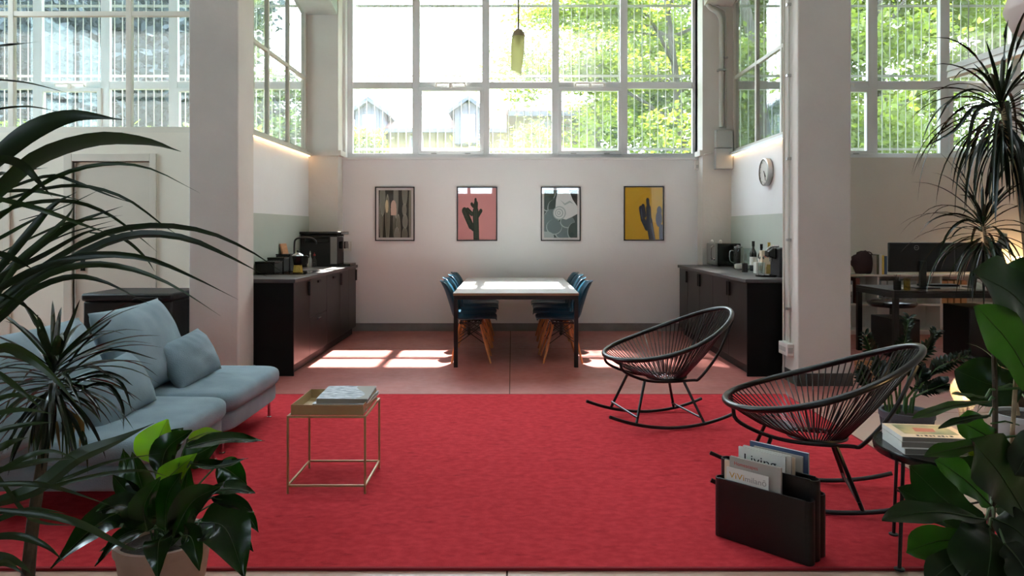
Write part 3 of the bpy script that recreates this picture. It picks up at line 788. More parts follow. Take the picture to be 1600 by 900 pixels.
def bottle(x, y, r, hh, m, capm, label, group='wine bottles on the right counter'):
    k = thing('wine_bottle', label, 'bottle', (x, y, WT), group=group)
    MB().lathe([(r * .9, 0), (r, .01), (r, hh * .6), (r * .75, hh * .68), (r * .36, hh * .76), (r * .36, hh * .96), (r * .42, hh * .965), (r * .42, hh)], (x, y, WT), 16).build('glass', m, k)
    MB().lathe([(r * .44, hh * .84), (r * .44, hh + .003), (0, hh + .004)], (x, y, WT), 12).build('capsule', capm, k)
    MB().lathe([(r + .0012, hh * .2), (r + .0012, hh * .48)], (x, y, WT), 16).build('label_paper', 'paper_white', k)
bottle(2.70, 7.95, .038, .33, 'bottle_dark', 'black_gloss', 'tall dark wine bottle beside the glass jug')
bottle(2.76, 7.86, .036, .30, 'bottle_dark', 'black_gloss', 'shorter dark wine bottle behind the white box')
bottle(2.80, 7.74, .036, .32, 'bottle_amber', 'brass', 'amber bottle with a gold neck behind the white box')
# glass jug with steel rim
k = thing('glass_jug', 'tall glass jug with a steel lid beside the microwave', 'jug', (2.80, 8.80, WT))
MB().lathe([(.05, 0), (.055, .01), (.055, .22), (.052, .235)], (2.80, 8.80, WT), 20).build('body', 'clear_glass', k)
MB().lathe([(.056, .236), (.056, .25), (.02, .258), (.02, .27), (0, .272)], (2.80, 8.80, WT), 20).build('lid', 'chrome', k)
MB().tube(spline([(2.745, 8.80, WT + .2), (2.70, 8.80, WT + .19), (2.70, 8.80, WT + .08), (2.745, 8.80, WT + .05)], 8), .006, 6).build('handle', 'chrome', k)
k = thing('glass_carafe', 'straight clear carafe at the wall behind the bowls', 'carafe', (2.82, 8.50, WT))
MB().lathe([(.045, 0), (.05, .01), (.05, .24), (.047, .24), (.047, .012)], (2.82, 8.50, WT), 18).build('body', 'clear_glass', k)
MB().lathe([(.047, .012), (.047, .10), (0, .10)], (2.82, 8.50, WT), 18).build('water', 'clear_glass', k)
# stack of shallow bowls
for i, lab in enumerate(('white bowl at the bottom of the stack in front of the jug', 'white bowl in the middle of the stack in front of the jug', 'white bowl on top of the stack in front of the jug')):
    one('bowl', MB().lathe([(.04, 0), (.075, .012), (.085, .03), (.081, .03), (.072, .016), (.0, .008)], (2.66, 8.22, WT + i * .0135), 22), 'ceramic', lab, 'bowl', group='stack of white bowls')
one('tea_towel', box(2.60, 2.72, 8.18, 8.27, WT + .0585, WT + .068), 'silver_paint', 'folded silver packet lying on the stacked bowls', 'packet', bevel=.003)
for (x, y, lab) in ((2.66, 8.03, 'glass tumbler beside the tall wine bottle'), (2.80, 8.10, 'glass tumbler at the wall behind the bowls'), (2.60, 7.40, 'glass tumbler holding spoons beside the coffee maker')):
    one('drinking_glass', MB().lathe([(.03, 0), (.034, .004), (.038, .12), (.036, .12), (.032, .008), (0, .008)], (x, y, WT), 16), 'clear_glass', lab, 'glass', group='tumblers on the right counter')
for k_, (dx, dy) in enumerate(((.012, 0), (-.008, .01))):
    b = MB(); b.tube([(2.60 + dx * .3, 7.40 + dy, WT + .0105), (2.60 + dx * 1.6, 7.40 + dy * 1.5, WT + .16)], .0025, 6); b.ball((2.60 + dx * 1.7, 7.40 + dy * 1.5, WT + .17), (.011, .004, .016), 8, 6)
    one('teaspoon', b, 'chrome', ('steel teaspoon leaning left in the tumbler' if k_ else 'steel teaspoon leaning right in the tumbler'), 'spoon', group='spoons in the tumbler')
# boxes
k = thing('tea_box', 'tall white carton with red lettering behind the coffee maker', 'box', (2.71, 7.56, WT))
box(2.645, 2.755, 7.53, 7.60, WT, WT + .24).build('carton', 'card_cream', k, bevel=.002)
b = MB()      # blurred red word mark: only its strokes can be made out
for q, (w_, h_) in enumerate(((.020, .020), (.012, .014), (.012, .016), (.014, .013))): b.box(2.662 + q * .018, 2.662 + q * .018 + w_ * .8, 7.5293, 7.5299, WT + .165, WT + .165 + h_)
b.build('print', 'ink_red', k, smooth=False)
k = thing('sugar_box', 'low white carton in front of the wine bottles', 'box', (2.63, 7.48, WT))
box(2.575, 2.665, 7.49, 7.58, WT, WT + .115).build('carton', 'paper_white', k, bevel=.002)
box(2.60, 2.64, 7.4893, 7.4899, WT + .03, WT + .08).build('print', 'card_cream', k, smooth=False)
one('jar', MB().lathe([(.028, 0), (.032, .006), (.032, .07), (.026, .08), (.026, .10), (0, .101)], (2.68, 7.40, WT), 14), 'amber_glass', 'small amber jar between the white carton and the coffee maker', 'jar')
k = thing('sugar_canister', 'small black tin left of the white carton', 'tin', (2.53, 7.72, WT))
MB().lathe([(.03, 0), (.03, .085)], (2.53, 7.72, WT), 16).build('body', 'black_soft', k); MB().lathe([(.031, .0855), (.031, .10), (0, .101)], (2.53, 7.72, WT), 16).build('lid', 'black_gloss', k)
# capsule coffee maker
t = thing('coffee_maker', 'black capsule coffee maker with a chrome head at the near end of the right counter', 'coffee maker', (2.605, 6.98, WT))
box(2.585, 2.725, 6.86, 7.12, WT, WT + .285).build('body', 'black_matt', t, bevel=.014)
MB().lathe([(.10, 0), (.10, .018), (.0, .018)], (2.500, 6.99, WT), 24).build('base', 'black_gloss', t)
MB().lathe([(.062, .0185), (.062, .028), (0, .028)], (2.495, 6.99, WT), 24).build('drip_tray', 'chrome', t)
b = MB(); b.prism([(2.505, 6.93, WT + .20), (2.584, 6.93, WT + .17), (2.584, 6.93, WT + .28), (2.545, 6.93, WT + .285), (2.505, 6.93, WT + .25)], (0, .12, 0)); b.build('head', 'black_gloss', t, bevel=.008)
MB().tube(spline([(2.505, 6.99, WT + .25), (2.545, 6.99, WT + .292), (2.625, 6.99, WT + .302)], 8), .012, 8).build('lever', 'chrome', t)
MB().cyl((2.545, 6.99, WT + .186), (2.545, 6.99, WT + .15), .014).build('nozzle', 'chrome', t)

# ------------------------------------------------------------------ dining table and chairs
mat('table_white', srgb(226, 226, 228), rough=0.22)
mat('ply_edge', srgb(150, 116, 88), rough=0.6, var=0.1, vscale=20, stretch=(1, 1, 20))
mat('shell_teal', srgb(26, 72, 94), rough=0.32)
mat('beech', srgb(202, 138, 82), rough=0.45, var=0.15, vscale=6, stretch=(6, 6, 1))
TX0, TX1, TY0, TY1, TZ = -.585, .665, 7.06, 9.30, .742
t = thing('dining_table', 'white-topped dining table with a thin black steel frame', 'table', ((TX0 + TX1) / 2, (TY0 + TY1) / 2, 0))
top = box(TX0, TX1, TY0, TY1, TZ - .004, TZ).build('tabletop', 'table_white', t, bevel=.001)
box(TX0, TX1, TY0, TY1, TZ - .026, TZ - .0042).build('edge', 'ply_edge', top)
b = MB(); w = .04
b.box(TX0 + .005, TX1 - .005, TY0 + .005, TY0 + .005 + w, TZ - .066, TZ - .0262).box(TX0 + .005, TX1 - .005, TY1 - .005 - w, TY1 - .005, TZ - .066, TZ - .0262)
b.box(TX0 + .005, TX0 + .005 + w, TY0 + .046, TY1 - .046, TZ - .066, TZ - .0262).box(TX1 - .005 - w, TX1 - .005, TY0 + .046, TY1 - .046, TZ - .066, TZ - .0262)
b.build('frame', 'black_metal', t, bevel=.002)
for x in (TX0 + .005, TX1 - .005 - w):
    for y in (TY0 + .005, TY1 - .005 - w): box(x, x + w, y, y + w, 0, TZ - .0665).build('leg', 'black_metal', t, bevel=.002)

def make_chair():
    """moulded shell chair facing +x, origin on the floor under the seat"""
    r = thing('dining_chair', 'x', 'chair', (0, 0, 0), group='teal dining chairs around the white table')
    prof = spline([(.250, 0, .434), (.238, 0, .440), (.12, 0, .436), (-.04, 0, .425), (-.15, 0, .432), (-.205, 0, .475), (-.24, 0, .58), (-.285, 0, .72), (-.33, 0, .815), (-.345, 0, .83)], 26)
    hw = spline([(0, 0, .165), (0, 0, .205), (0, 0, .232), (0, 0, .238), (0, 0, .236), (0, 0, .234), (0, 0, .230), (0, 0, .212), (0, 0, .165), (0, 0, .10)], 26)
    def fn(u, v):
        i = min(26, int(round(u * 26))); p = prof[i]; w_ = hw[i].z; q = v * 2 - 1
        seat = max(0, 1 - max(0, u - .45) / .2); back = 1 - seat
        return (p.x + back * .07 * abs(q) ** 2.2 * (1 - .5 * max(0, u - .8) / .2), q * w_, p.z + seat * .035 * abs(q) ** 2.5 * min(1, u * 4))
    sh = MB().grid(fn, 26, 12).build('seat_shell', 'shell_teal', r)
    so = sh.modifiers.new('thick', 'SOLIDIFY'); so.thickness = .009; so.offset = -1
    tops = {(1, 1): (.09, .11), (1, -1): (.09, -.11), (-1, 1): (-.12, .11), (-1, -1): (-.12, -.11)}
    foot = {k: (v[0] + (.105 if k[0] > 0 else -.085), v[1] * 2.05, 0) for k, v in tops.items()}
    for k in tops:
        a = Vector((tops[k][0], tops[k][1], .385)); f = Vector(foot[k])
        MB().tube([f, f.lerp(a, .5), a], [.009, .014, .0125], 10).build('leg', 'beech', r)
        MB().tube([a.lerp(f, -.06), a.lerp(f, .1)], .006, 6).build('bracket', 'black_metal', r)
    P = lambda k, tt: Vector((*tops[k], .385)).lerp(Vector(foot[k]), tt)
    for a, c in (((1, 1), (-1, 1)), ((1, -1), (-1, -1)), ((1, 1), (1, -1)), ((-1, 1), (-1, -1))):
        MB().tube([P(a, .04), P(c, .52)], .0045, 6).build('strut', 'black_metal', r)
        MB().tube([P(c, .04), P(a, .52)], .0045, 6).build('strut', 'black_metal', r)
    b = MB(); b.box(-.13, .10, -.12, -.10, .395, .409); b.box(-.13, .10, .10, .12, .395, .409); b.box(-.13, -.11, -.10, .10, .395, .409); b.box(.08, .10, -.10, .10, .395, .409)
    b.build('under_frame', 'black_metal', r)
    return r
c0 = make_chair(); first = True
ordn = ['nearest the camera', 'second from the camera', 'third from the camera', 'nearest the back wall']
for side, x, rz in (('left', -.43, 0), ('right', .50, math.pi)):
    for i, y in enumerate((7.50, 7.99, 8.47, 8.95)):
        o = c0 if first else copy_tree(c0); first = False
        o.location = (x + (.012, -.008, .01, 0)[i], y, 0); o.rotation_euler = (0, 0, rz + (.02, -.03, .015, -.01)[i])
        o['label'] = 'teal shell chair on the %s side of the table, %s' % (side, ordn[i])

# ------------------------------------------------------------------ framed prints
def ell(cx, cz, rx, rz, n=18, rot=0):
    return [(cx + rx * math.cos(a) * math.cos(rot) - rz * math.sin(a) * math.sin(rot), cz + rx * math.cos(a) * math.sin(rot) + rz * math.sin(a) * math.cos(rot)) for a in [2 * math.pi * i / n for i in range(n)]]
def capsule(x0, z0, x1, z1, r, n=8):
    d = Vector((x1 - x0, z1 - z0)); L_ = d.length; d /= L_; nx, nz = -d.y, d.x; out = []
    a0 = math.atan2(nz, nx)
    for i in range(n + 1): a = a0 + math.pi + math.pi * i / n; out.append((x1 + r * math.cos(a), z1 + r * math.sin(a)))
    for i in range(n + 1): a = a0 + math.pi * i / n; out.append((x0 + r * math.cos(a), z0 + r * math.sin(a)))
    return out
for nm, c in dict(pr_dark=(46, 50, 46), pr_olive=(84, 88, 70), pr_grey=(120, 122, 112), pr_pale=(168, 170, 156), pr_cream=(226, 214, 176), pr_blush=(224, 196, 178), pr_pink=(222, 152, 152), pr_green=(38, 54, 42),
                  pr_green2=(64, 82, 64), pr_teal=(66, 86, 84), pr_slate=(112, 130, 132), pr_mist=(176, 190, 190), pr_white=(226, 230, 230), pr_yellow=(222, 176, 40), pr_gold=(232, 196, 92), pr_navy=(36, 42, 56), pr_steel=(92, 104, 124), pr_mount=(224, 222, 220)).items():
    mat(nm, srgb(*c), rough=.7)
glassmat('picture_glass', refl=1.4)
def picture(x0, x1, y0, y1, label, shapes, mount):
    a = at(x0, y1, YB); c = at(x1, y0, YB); W = c.x - a.x; H = c.z - a.z
    t = thing('framed_print', label, 'picture', ((a.x + c.x) / 2, YB, a.z), group='four framed cactus prints on the back wall')
    f = .014; yf = YB - .024
    b = MB(); b.box(a.x, c.x, yf, YB - .001, a.z, a.z + f).box(a.x, c.x, yf, YB - .001, c.z - f, c.z).box(a.x, a.x + f, yf, YB - .001, a.z + f, c.z - f).box(c.x - f, c.x, yf, YB - .001, a.z + f, c.z - f)
    b.build('frame', 'black_metal', t)
    box(a.x + f, c.x - f, YB - .010, YB - .002, a.z + f, c.z - f).build('mount', 'pr_mount', t, smooth=False)
    mm = f + mount; U = W - 2 * mm; V = H - 2 * mm; names = []; b = MB()
    for k, (mn, pl_) in enumerate(shapes):
        if mn not in names: names.append(mn)
        b.cur = names.index(mn)
        pts = [(a.x + mm + min(1, max(0, p)) * U, YB - .0104 - k * .00006, a.z + mm + min(1, max(0, q)) * V) for p, q in pl_]
        b.poly(pts)
    b.build('print', names, t, smooth=False)
    box(a.x + f, c.x - f, YB - .020, YB - .018, a.z + f, c.z - f).build('glass', 'picture_glass', t, smooth=False)
FULL = [(0, 0), (1, 0), (1, 1), (0, 1)]
rnd = random.Random(3)
sh = [('pr_dark', FULL)]
def ribbed(cx, z0, z1, r, base, line, n=4):
    out = [(base, ell(cx, (z0 + z1) / 2, r, (z1 - z0) / 2, 22))]
    for i in range(n):
        q = (i + .5) / n * 2 - 1
        for k in range(1):
            e = [(cx + q * r * math.sqrt(max(0, 1 - ((z - (z0 + z1) / 2) / ((z1 - z0) / 2)) ** 2)) + d, z) for d in (0,) for z in [z0 + (z1 - z0) * j / 12 for j in range(13)]]
            out.append((line, e + [(x + .012, z) for x, z in reversed(e)]))
    return out
for cx, z0, z1, r, bb, ll in ((.08, -.1, 1.1, .07, 'pr_olive', 'pr_pale'), (.12, .45, 1.2, .09, 'pr_grey', 'pr_pale'), (.27, -.1, .92, .08, 'pr_olive', 'pr_pale'), (.50, -.1, .6, .07, 'pr_olive', 'pr_grey'), (.53, .4, 1.3, .08, 'pr_grey', 'pr_pale'), (.60, -.2, .5, .08, 'pr_olive', 'pr_pale'),
                              (.56, -.1, .22, .09, 'pr_grey', 'pr_pale'), (.80, .65, 1.3, .09, 'pr_grey', 'pr_pale'), (.79, .45, .72, .07, 'pr_grey', 'pr_pale'), (.81, .18, .50, .085, 'pr_grey', 'pr_pale'), (.80, -.1, .22, .09, 'pr_olive', 'pr_pale'), (.97, -.1, 1.1, .05, 'pr_olive', 'pr_pale')):
    sh += ribbed(cx, z0, z1, r, bb, ll)
sh += [('pr_cream', ell(.255, .66, .05, .14)), ('pr_blush', ell(.46, .66, .085, .13)), ('pr_blush', [(.38, .47), (.54, .47), (.55, .62), (.37, .62)]), ('pr_grey', [(.44, .47), (.49, .47), (.47, .30), (.45, .30)])]
picture(586.5, 648, 292, 376.5, 'framed print of grey-green ribbed cacti with cream blossoms, leftmost on the wall', sh, .032)
sh = [('pr_pink', FULL)]
for q in (('pr_green', capsule(.48, 0, .46, .56, .075)), ('pr_green', capsule(.46, .56, .47, .70, .055)), ('pr_green', capsule(.34, .27, .17, .56, .07)), ('pr_green', capsule(.40, .22, .34, .27, .055)), ('pr_green', capsule(.36, .50, .25, .58, .045)),
          ('pr_green', capsule(.52, .46, .60, .56, .04)), ('pr_green', capsule(.40, .65, .36, .69, .035)), ('pr_green', capsule(.46, .70, .46, .78, .03)),
          ('pr_green2', capsule(.455, .04, .44, .56, .012)), ('pr_green2', capsule(.50, .04, .485, .56, .010)), ('pr_green2', capsule(.33, .30, .17, .56, .012)), ('pr_green2', capsule(.30, .28, .13, .55, .008)), ('pr_green2', capsule(.365, .50, .26, .57, .008))): sh.append(q)
picture(714, 777, 292, 376.5, 'framed print of a dark green cactus on pink', sh, .002)
sh = [('pr_teal', FULL)]
def rim(cx, cz, rx, rz, base, rot=0): return [('pr_mist', ell(cx, cz, rx, rz, 20, rot)), (base, ell(cx + .008, cz + .012, rx * .93, rz * .93, 20, rot))]
for q in ((.05, .95, .3, .22, 'pr_green2'), (.1, .72, .25, .17, 'pr_teal'), (.9, .75, .22, .25, 'pr_dark'), (.3, .62, .2, .18, 'pr_teal'), (.25, .45, .24, .15, 'pr_slate'), (.05, .3, .2, .2, 'pr_slate'), (.62, .10, .30, .16, 'pr_slate'), (.3, .22, .24, .16, 'pr_slate'), (.70, .33, .22, .13, 'pr_slate'), (.9, .12, .2, .2, 'pr_teal'), (.1, .02, .2, .1, 'pr_mist')): sh += rim(*q[:4], q[4])
sh += [('pr_white', [(.42, 1), (.75, 1), (.86, .80), (1, .66), (1, .50), (.85, .44), (.66, .38), (.45, .42), (.33, .55), (.36, .80)]), ('pr_mist', [(.48, .80), (.62, .72), (.78, .78), (.90, .70), (.78, .74), (.62, .68)])]
for k, r in enumerate((.20, .165, .13, .095, .06, .03)): sh.append(('pr_mist' if k % 2 == 0 else 'pr_white', ell(.46 - k * .004, .52, r, r * .72, 20)))
picture(845, 907, 292, 376.5, 'framed print of pale succulent rosettes in grey-green, third from the left', sh, .030)
sh = [('pr_yellow', FULL), ('pr_gold', [(.72, .35), (1, .25), (1, 1), (.70, 1)]), ('pr_steel', ell(.90, .40, .085, .16)), ('pr_steel', ell(.91, .55, .065, .09)), ('pr_steel', capsule(.98, 0, .97, .22, .07))]
for q in (('pr_navy', capsule(.72, 0, .64, .36, .085)), ('pr_navy', capsule(.64, .36, .62, .60, .065)), ('pr_navy', capsule(.62, .60, .60, .76, .04)), ('pr_navy', capsule(.58, .22, .48, .38, .055)), ('pr_navy', capsule(.47, .38, .42, .60, .05)), ('pr_navy', capsule(.52, .46, .48, .64, .045)),
          ('pr_steel', capsule(.78, 0, .70, .30, .018)), ('pr_steel', capsule(.455, .40, .43, .58, .010)), ('pr_green2', capsule(.66, .34, .64, .58, .014))): sh.append(q)
picture(974.5, 1037, 291, 376, 'framed print of a dark cactus on yellow, rightmost on the wall', sh, .002)

# ------------------------------------------------------------------ things on walls and from the ceiling
mat('clock_face', srgb(226, 224, 216), rough=.5)
cx = Vector((XR - .001, 8.0, 2.02)); R_ = .156
t = thing('wall_clock', 'round silver wall clock on the right kitchen wall', 'clock', cx)
Mx = Matrix.Rotation(-math.pi / 2, 4, 'Y')       # axis toward -x
MB().lathe([(R_ * .92, 0), (R_, .006), (R_, .055), (R_ - .012, .062), (R_ - .012, .05)], cx, 40, M=Mx, cap=False).build('case', 'steel', t)
MB().lathe([(R_ - .012, .048), (0, .048)], cx, 40, M=Mx, cap=False).build('dial', 'clock_face', t)
b = MB()
for k in range(12):
    a = k * math.pi / 6; d = Vector((0, math.sin(a), math.cos(a)))
    p = cx + Vector((-.0488, 0, 0)) + d * (R_ * .74)
    b.tube([p, p + d * (.02 if k % 3 else .03)], .0028, 4)
b.build('hour_mark', 'ink_black', t)
for a, L_, w_ in ((math.radians(140), .075, .004), (math.radians(155), .11, .003)):
    d = Vector((0, -math.sin(a), math.cos(a))); p = cx + Vector((-.0515, 0, 0)); MB().tube([p - d * .015, p + d * L_], w_, 5).build('hand', 'ink_black', t)
MB().lathe([(R_ - .013, .058), (0, .0585)], cx, 40, M=Mx, cap=False).build('cover_glass', 'picture_glass', t)
# meter boxes
a = at(1115, 265, YP); c = at(1143, 204, YP); zm = at(0, 232.5, YP).z
t = thing('junction_box', 'grey two-part electrical box on the right pilaster', 'electrical box', ((a.x + c.x) / 2, YP, a.z))
box(a.x, c.x - .012, YP - .11, YP - .0005, a.z, zm - .003).build('lower_box', 'grey_plastic', t, bevel=.008)
box(a.x + .004, c.x - .012, YP - .10, YP - .0005, zm + .003, c.z).build('upper_box', 'grey_plastic', t, bevel=.008)
for x in (a.x + .02, c.x - .035):
    for z in (a.z + .02, c.z - .02, zm): MB().cyl((x, YP - .112, z), (x, YP - .099, z), .006, n=8).build('screw', 'steel', t)
def conduit(name, pts, r, label, m='pipe_grey', clamps=(), n=24):
    t = thing(name, label, 'pipe', pts[-1])
    path = spline(pts, n) if n else pts
    MB().tube(path, r, 10).build('pipe', m, t)
    for c_ in clamps:
        c_ = Vector(c_); MB().box(c_.x - r * 1.6, c_.x + r * 1.6, c_.y - r * 1.6, c_.y + r * 1.6, c_.z - .012, c_.z + .012).build('clamp', 'steel', t, bevel=.002)
    return t
yy = YP - .035
P1 = [at(1102, -60, yy), at(1103, -8, yy), at(1108, 10, yy), at(1121, 20, yy), at(1127, 34, yy), at(1127, 60, yy), at(1127, 130, yy), at(1127, 199, yy)]
conduit('conduit', P1, .032, 'thick pale conduit bending down to the electrical box', clamps=[at(1127, 110, yy)], n=40)
P2 = [at(1106, -60, yy + .012), at(1108, -8, yy + .012), at(1115, 6, yy + .012), at(1131, 15, yy + .012), at(1134.5, 28, yy + .012), at(1134, 60, yy + .012), at(1134, 130, yy + .012), at(1134, 200, yy + .012)]
conduit('conduit', P2, .014, 'thin pale conduit beside the thick one above the electrical box', clamps=[at(1134, 90, yy + .012)], n=40)
conduit('conduit', [at(1084, 246, YB - .02), at(1093, 244, YB - .06), at(1101, 241, YP - .03), at(1114, 239.5, YP - .03)], .011, 'short conduit running from the window sill to the electrical box', n=12)
xs_ = 2.51 - .018; yc = 6.40
conduit('conduit', [(xs_, yc, RZ), (xs_, yc, 3.0), (xs_, yc, .36)], .012, 'straight pale conduit down the right column to the sockets', clamps=[(xs_, yc, z) for z in (4.8, 3.40, 2.76, 2.01, 1.28, .66)], n=0)
conduit('conduit', [(xs_ + .004, yc + .13, RZ), (xs_ + .004, yc + .13, 2), (xs_ + .004, yc + .13, .0)], .010, 'brown cable pipe behind the straight conduit on the right column', m='plaster_beige', n=0)
# socket block on the column side
t = thing('socket_block', 'white block of sockets low on the right column', 'socket', (2.47, 6.42, .24))
box(2.445, 2.5095, 6.32, 6.52, .245, .355).build('housing', 'white_plastic', t, bevel=.006)
for y in (6.35, 6.39, 6.43, 6.47): box(2.4435, 2.4448, y, y + .03, .28, .32).build('outlet', 'grey_plastic', t)
for z in (.29,): box(2.455, 2.50, 6.3185, 6.3199, z - .02, z + .03).build('cover', 'grey_plastic', t)
a = at(1085, 266, YB); c = at(1094, 250, YB)
t = thing('motion_sensor', 'small white motion sensor on the back wall beside the right pilaster', 'sensor', ((a.x + c.x) / 2, YB, a.z))
box(a.x, c.x, YB - .045, YB - .0005, a.z, c.z).build('case', 'white_plastic', t, bevel=.012)
box(a.x + .012, c.x - .012, YB - .048, YB - .0452, a.z + .02, a.z + .07).build('lens', 'grey_plastic', t, bevel=.001)
# pendant over the table
mat('smoke_metal', srgb(150, 138, 112), rough=.45, metal=.2)
glassmat('pendant_glass', tint=(.8, .78, .55), refl=1.0, haze=.85, hazecol=(.62, .60, .38))
c = at(810, 46, 8.2); pz = c.z
t = thing('pendant_lamp', 'slim amber glass pendant lamp hanging over the dining table', 'lamp', (c.x, c.y, pz - .5))
MB().cyl((c.x, c.y, pz), (c.x, c.y, RZ), .011, n=8).build('cord', 'smoke_metal', t)
MB().lathe([(.012, .01), (.03, 0), (.06, -.03), (.078, -.075), (.078, -.085), (.05, -.085)], c, 24).build('cap', 'smoke_metal', t)
b = MB(); NN = 20; vs_ = []
for k, (z, r) in enumerate(((-.086, .074), (-.16, .078), (-.30, .073), (-.42, .066), (-.50, .060))):
    for j in range(NN):
        an = 2 * math.pi * j / NN; dz = -.03 * math.cos(an) if k == 4 else 0
        vs_.append((c.x - k * .007 + r * math.cos(an), c.y + r * math.sin(an), pz + z + dz))
b.add(vs_, [(k * NN + j, k * NN + (j + 1) % NN, (k + 1) * NN + (j + 1) % NN, (k + 1) * NN + j) for k in range(4) for j in range(NN)])
b.build('shade', 'pendant_glass', t)
MB().lathe([(.018, -.086), (.018, -.13), (.026, -.17), (.02, -.20), (0, -.21)], c, 12).build('bulb', 'ceramic', t)
# ------------------------------------------------------------------ rug
def rug_mat():
    m = mat('rug_red', srgb(188, 47, 55), rough=.95, col2=srgb(206, 60, 68), vscale=22, stretch=(1, 1.4, 1), bump=.5, bscale=260, coord='World', spec=.1, detail=9)
    N = m.node_tree.nodes; L = m.node_tree.links; p = N['Principled BSDF']; src = p.inputs['Base Color'].links[0].from_socket
    g = N.new('ShaderNodeNewGeometry'); mp = N.new('ShaderNodeMapping'); mp.inputs['Scale'].default_value = (1, 2.6, 1); L.new(g.outputs['Position'], mp.inputs['Vector'])
    n = N.new('ShaderNodeTexNoise'); n.inputs['Scale'].default_value = 6.0; n.inputs['Detail'].default_value = 7; n.inputs['Roughness'].default_value = .65; L.new(mp.outputs[0], n.inputs['Vector'])
    r = N.new('ShaderNodeMapRange'); r.inputs['From Min'].default_value = .58; r.inputs['From Max'].default_value = .74; r.inputs['To Min'].default_value = 0; r.inputs['To Max'].default_value = .75
    L.new(n.outputs['Fac'], r.inputs['Value'])
    x = N.new('ShaderNodeMix'); x.data_type = 'RGBA'; x.inputs[7].default_value = srgb(142, 26, 34)        # pile pressed the other way by feet
    L.new(r.outputs[0], x.inputs[0]); L.new(src, x.inputs[6]); L.new(x.outputs[2], p.inputs['Base Color'])
rug_mat()
mat('rug_binding', srgb(140, 26, 36), rough=0.9)
RG = (-2.9, 2.25, 2.87, 5.87)
t = thing('rug', 'large plain red rug under the seating', 'rug', (0, 4.37, 0))
rr = random.Random(2)
def rugz(u, v):
    x = RG[0] + (RG[1] - RG[0]) * u; y = RG[2] + (RG[3] - RG[2]) * v
    return (x, y, .0125 + .0012 * math.sin(x * 5.1 + y * 2.2) * math.sin(y * 4.3 - x))
b = MB().grid(rugz, 40, 30)
b.build('pile', 'rug_red', t)
b = MB(); x0, x1, y0, y1 = RG
for q in ((x0 - .012, x1 + .012, y0 - .012, y0 + .004), (x0 - .012, x1 + .012, y1 - .004, y1 + .012), (x0 - .012, x0 + .004, y0, y1), (x1 - .004, x1 + .012, y0, y1)): b.box(*q, 0.0005, .0135)
b.build('binding', 'rug_binding', t, bevel=.003)
RZ0 = .0142      # top of the rug

# ------------------------------------------------------------------ sofa
mat('sofa_cloth', srgb(116, 134, 143), rough=0.9, col2=srgb(132, 150, 159), vscale=5, bump=0.25, bscale=180, sheen=.15, spec=.2)
def slab(x0, x1, y0, y1, z0, z1, r=.05, puff=.012, wr=0.0, seed=0, nu=22, nv=22):
    """soft upholstered slab: rounded edges, slightly crowned top with creases"""
    rnd_ = random.Random(seed); ph = [rnd_.uniform(0, 6) for _ in range(4)]
    b = MB(); cx_, cy_ = (x0 + x1) / 2, (y0 + y1) / 2; hx_, hy_ = (x1 - x0) / 2, (y1 - y0) / 2; hz_ = (z1 - z0) / 2; zc = (z0 + z1) / 2
    r = min(r, hz_ * .98)
    n, m = 40, 14; vs_ = []; fs = []
    # rings from bottom centre to top centre
    rings = []
    for k in range(5): rings.append((hx_ - r, hy_ - r, -hz_, k / 5))
    for k in range(7): a = -math.pi / 2 + math.pi / 2 * k / 6; rings.append((hx_ - r + r * math.cos(a), hy_ - r + r * math.cos(a), -hz_ + r + r * math.sin(a), 1))
    for k in range(7): a = math.pi / 2 * k / 6; rings.append((hx_ - r + r * math.cos(a), hy_ - r + r * math.cos(a), hz_ - r + r * math.sin(a), 1))
    for k in range(9, -1, -1): rings.append((hx_ - r, hy_ - r, hz_, k / 10))
    for (rx, ry, z, f) in rings:
        for j in range(n):
            a = 2 * math.pi * j / n; ca, sa = math.cos(a), math.sin(a); e = .22
            px = math.copysign(abs(ca) ** e, ca); py = math.copysign(abs(sa) ** e, sa)
            X = rx * f * px; Y = ry * f * py; zz = z
            if z > hz_ * .5 and f <= 1:
                g = (1 - (X / hx_) ** 2) * (1 - (Y / hy_) ** 2); zz += puff * g
                if wr: zz += wr * math.sin(Y * 30 + X * 9 + ph[0]) * math.exp(-((X / hx_ - .35) * 2.2) ** 2) * g * 2 + wr * math.sin(X * 17 - Y * 11 + ph[1]) * g
            vs_.append((cx_ + X, cy_ + Y, zc + zz))
    for i in range(len(rings) - 1):
        for j in range(n):
            j2 = (j + 1) % n; fs.append((i * n + j, i * n + j2, (i + 1) * n + j2, (i + 1) * n + j))
    b.add(vs_, fs); return b
SX0, SX1 = -2.69, -1.70; SY = (3.30, 4.255, 5.21)
t = thing('sofa', 'grey-blue fabric two-seat sofa on slim chrome legs beside the palms', 'sofa', (-2.2, 4.25, RZ0))
for i in range(2):
    y0, y1 = SY[i], SY[i + 1]
    base = slab(SX0, SX1 + .005, y0 + .004, y1 - .004, .150, .268, r=.022, puff=0).build('seat_base', 'sofa_cloth', t)
    slab(SX0 + .12, SX1 + .03, y0 + .002, y1 - .002, .262, .382, r=.045, puff=.024, wr=.004, seed=i + 1).build('seat_cushion', 'sofa_cloth', t)
    slab(SX0 - .02, SX0 + .13, y0 + .004, y1 - .004, .27, .68, r=.05, puff=.0).build('backrest', 'sofa_cloth', t)
    for x in (SX0 + .07, SX1 - .06):
        for y in ((y0 + .06, y1 - .06)):
            l = MB(); l.cyl((x, y, RZ0 + .006), (x, y, .152), .010, n=12); l.lathe([(.017, 0), (.017, .006), (.010, .008)], (x, y, RZ0), 12); l.build('leg', 'chrome', t)

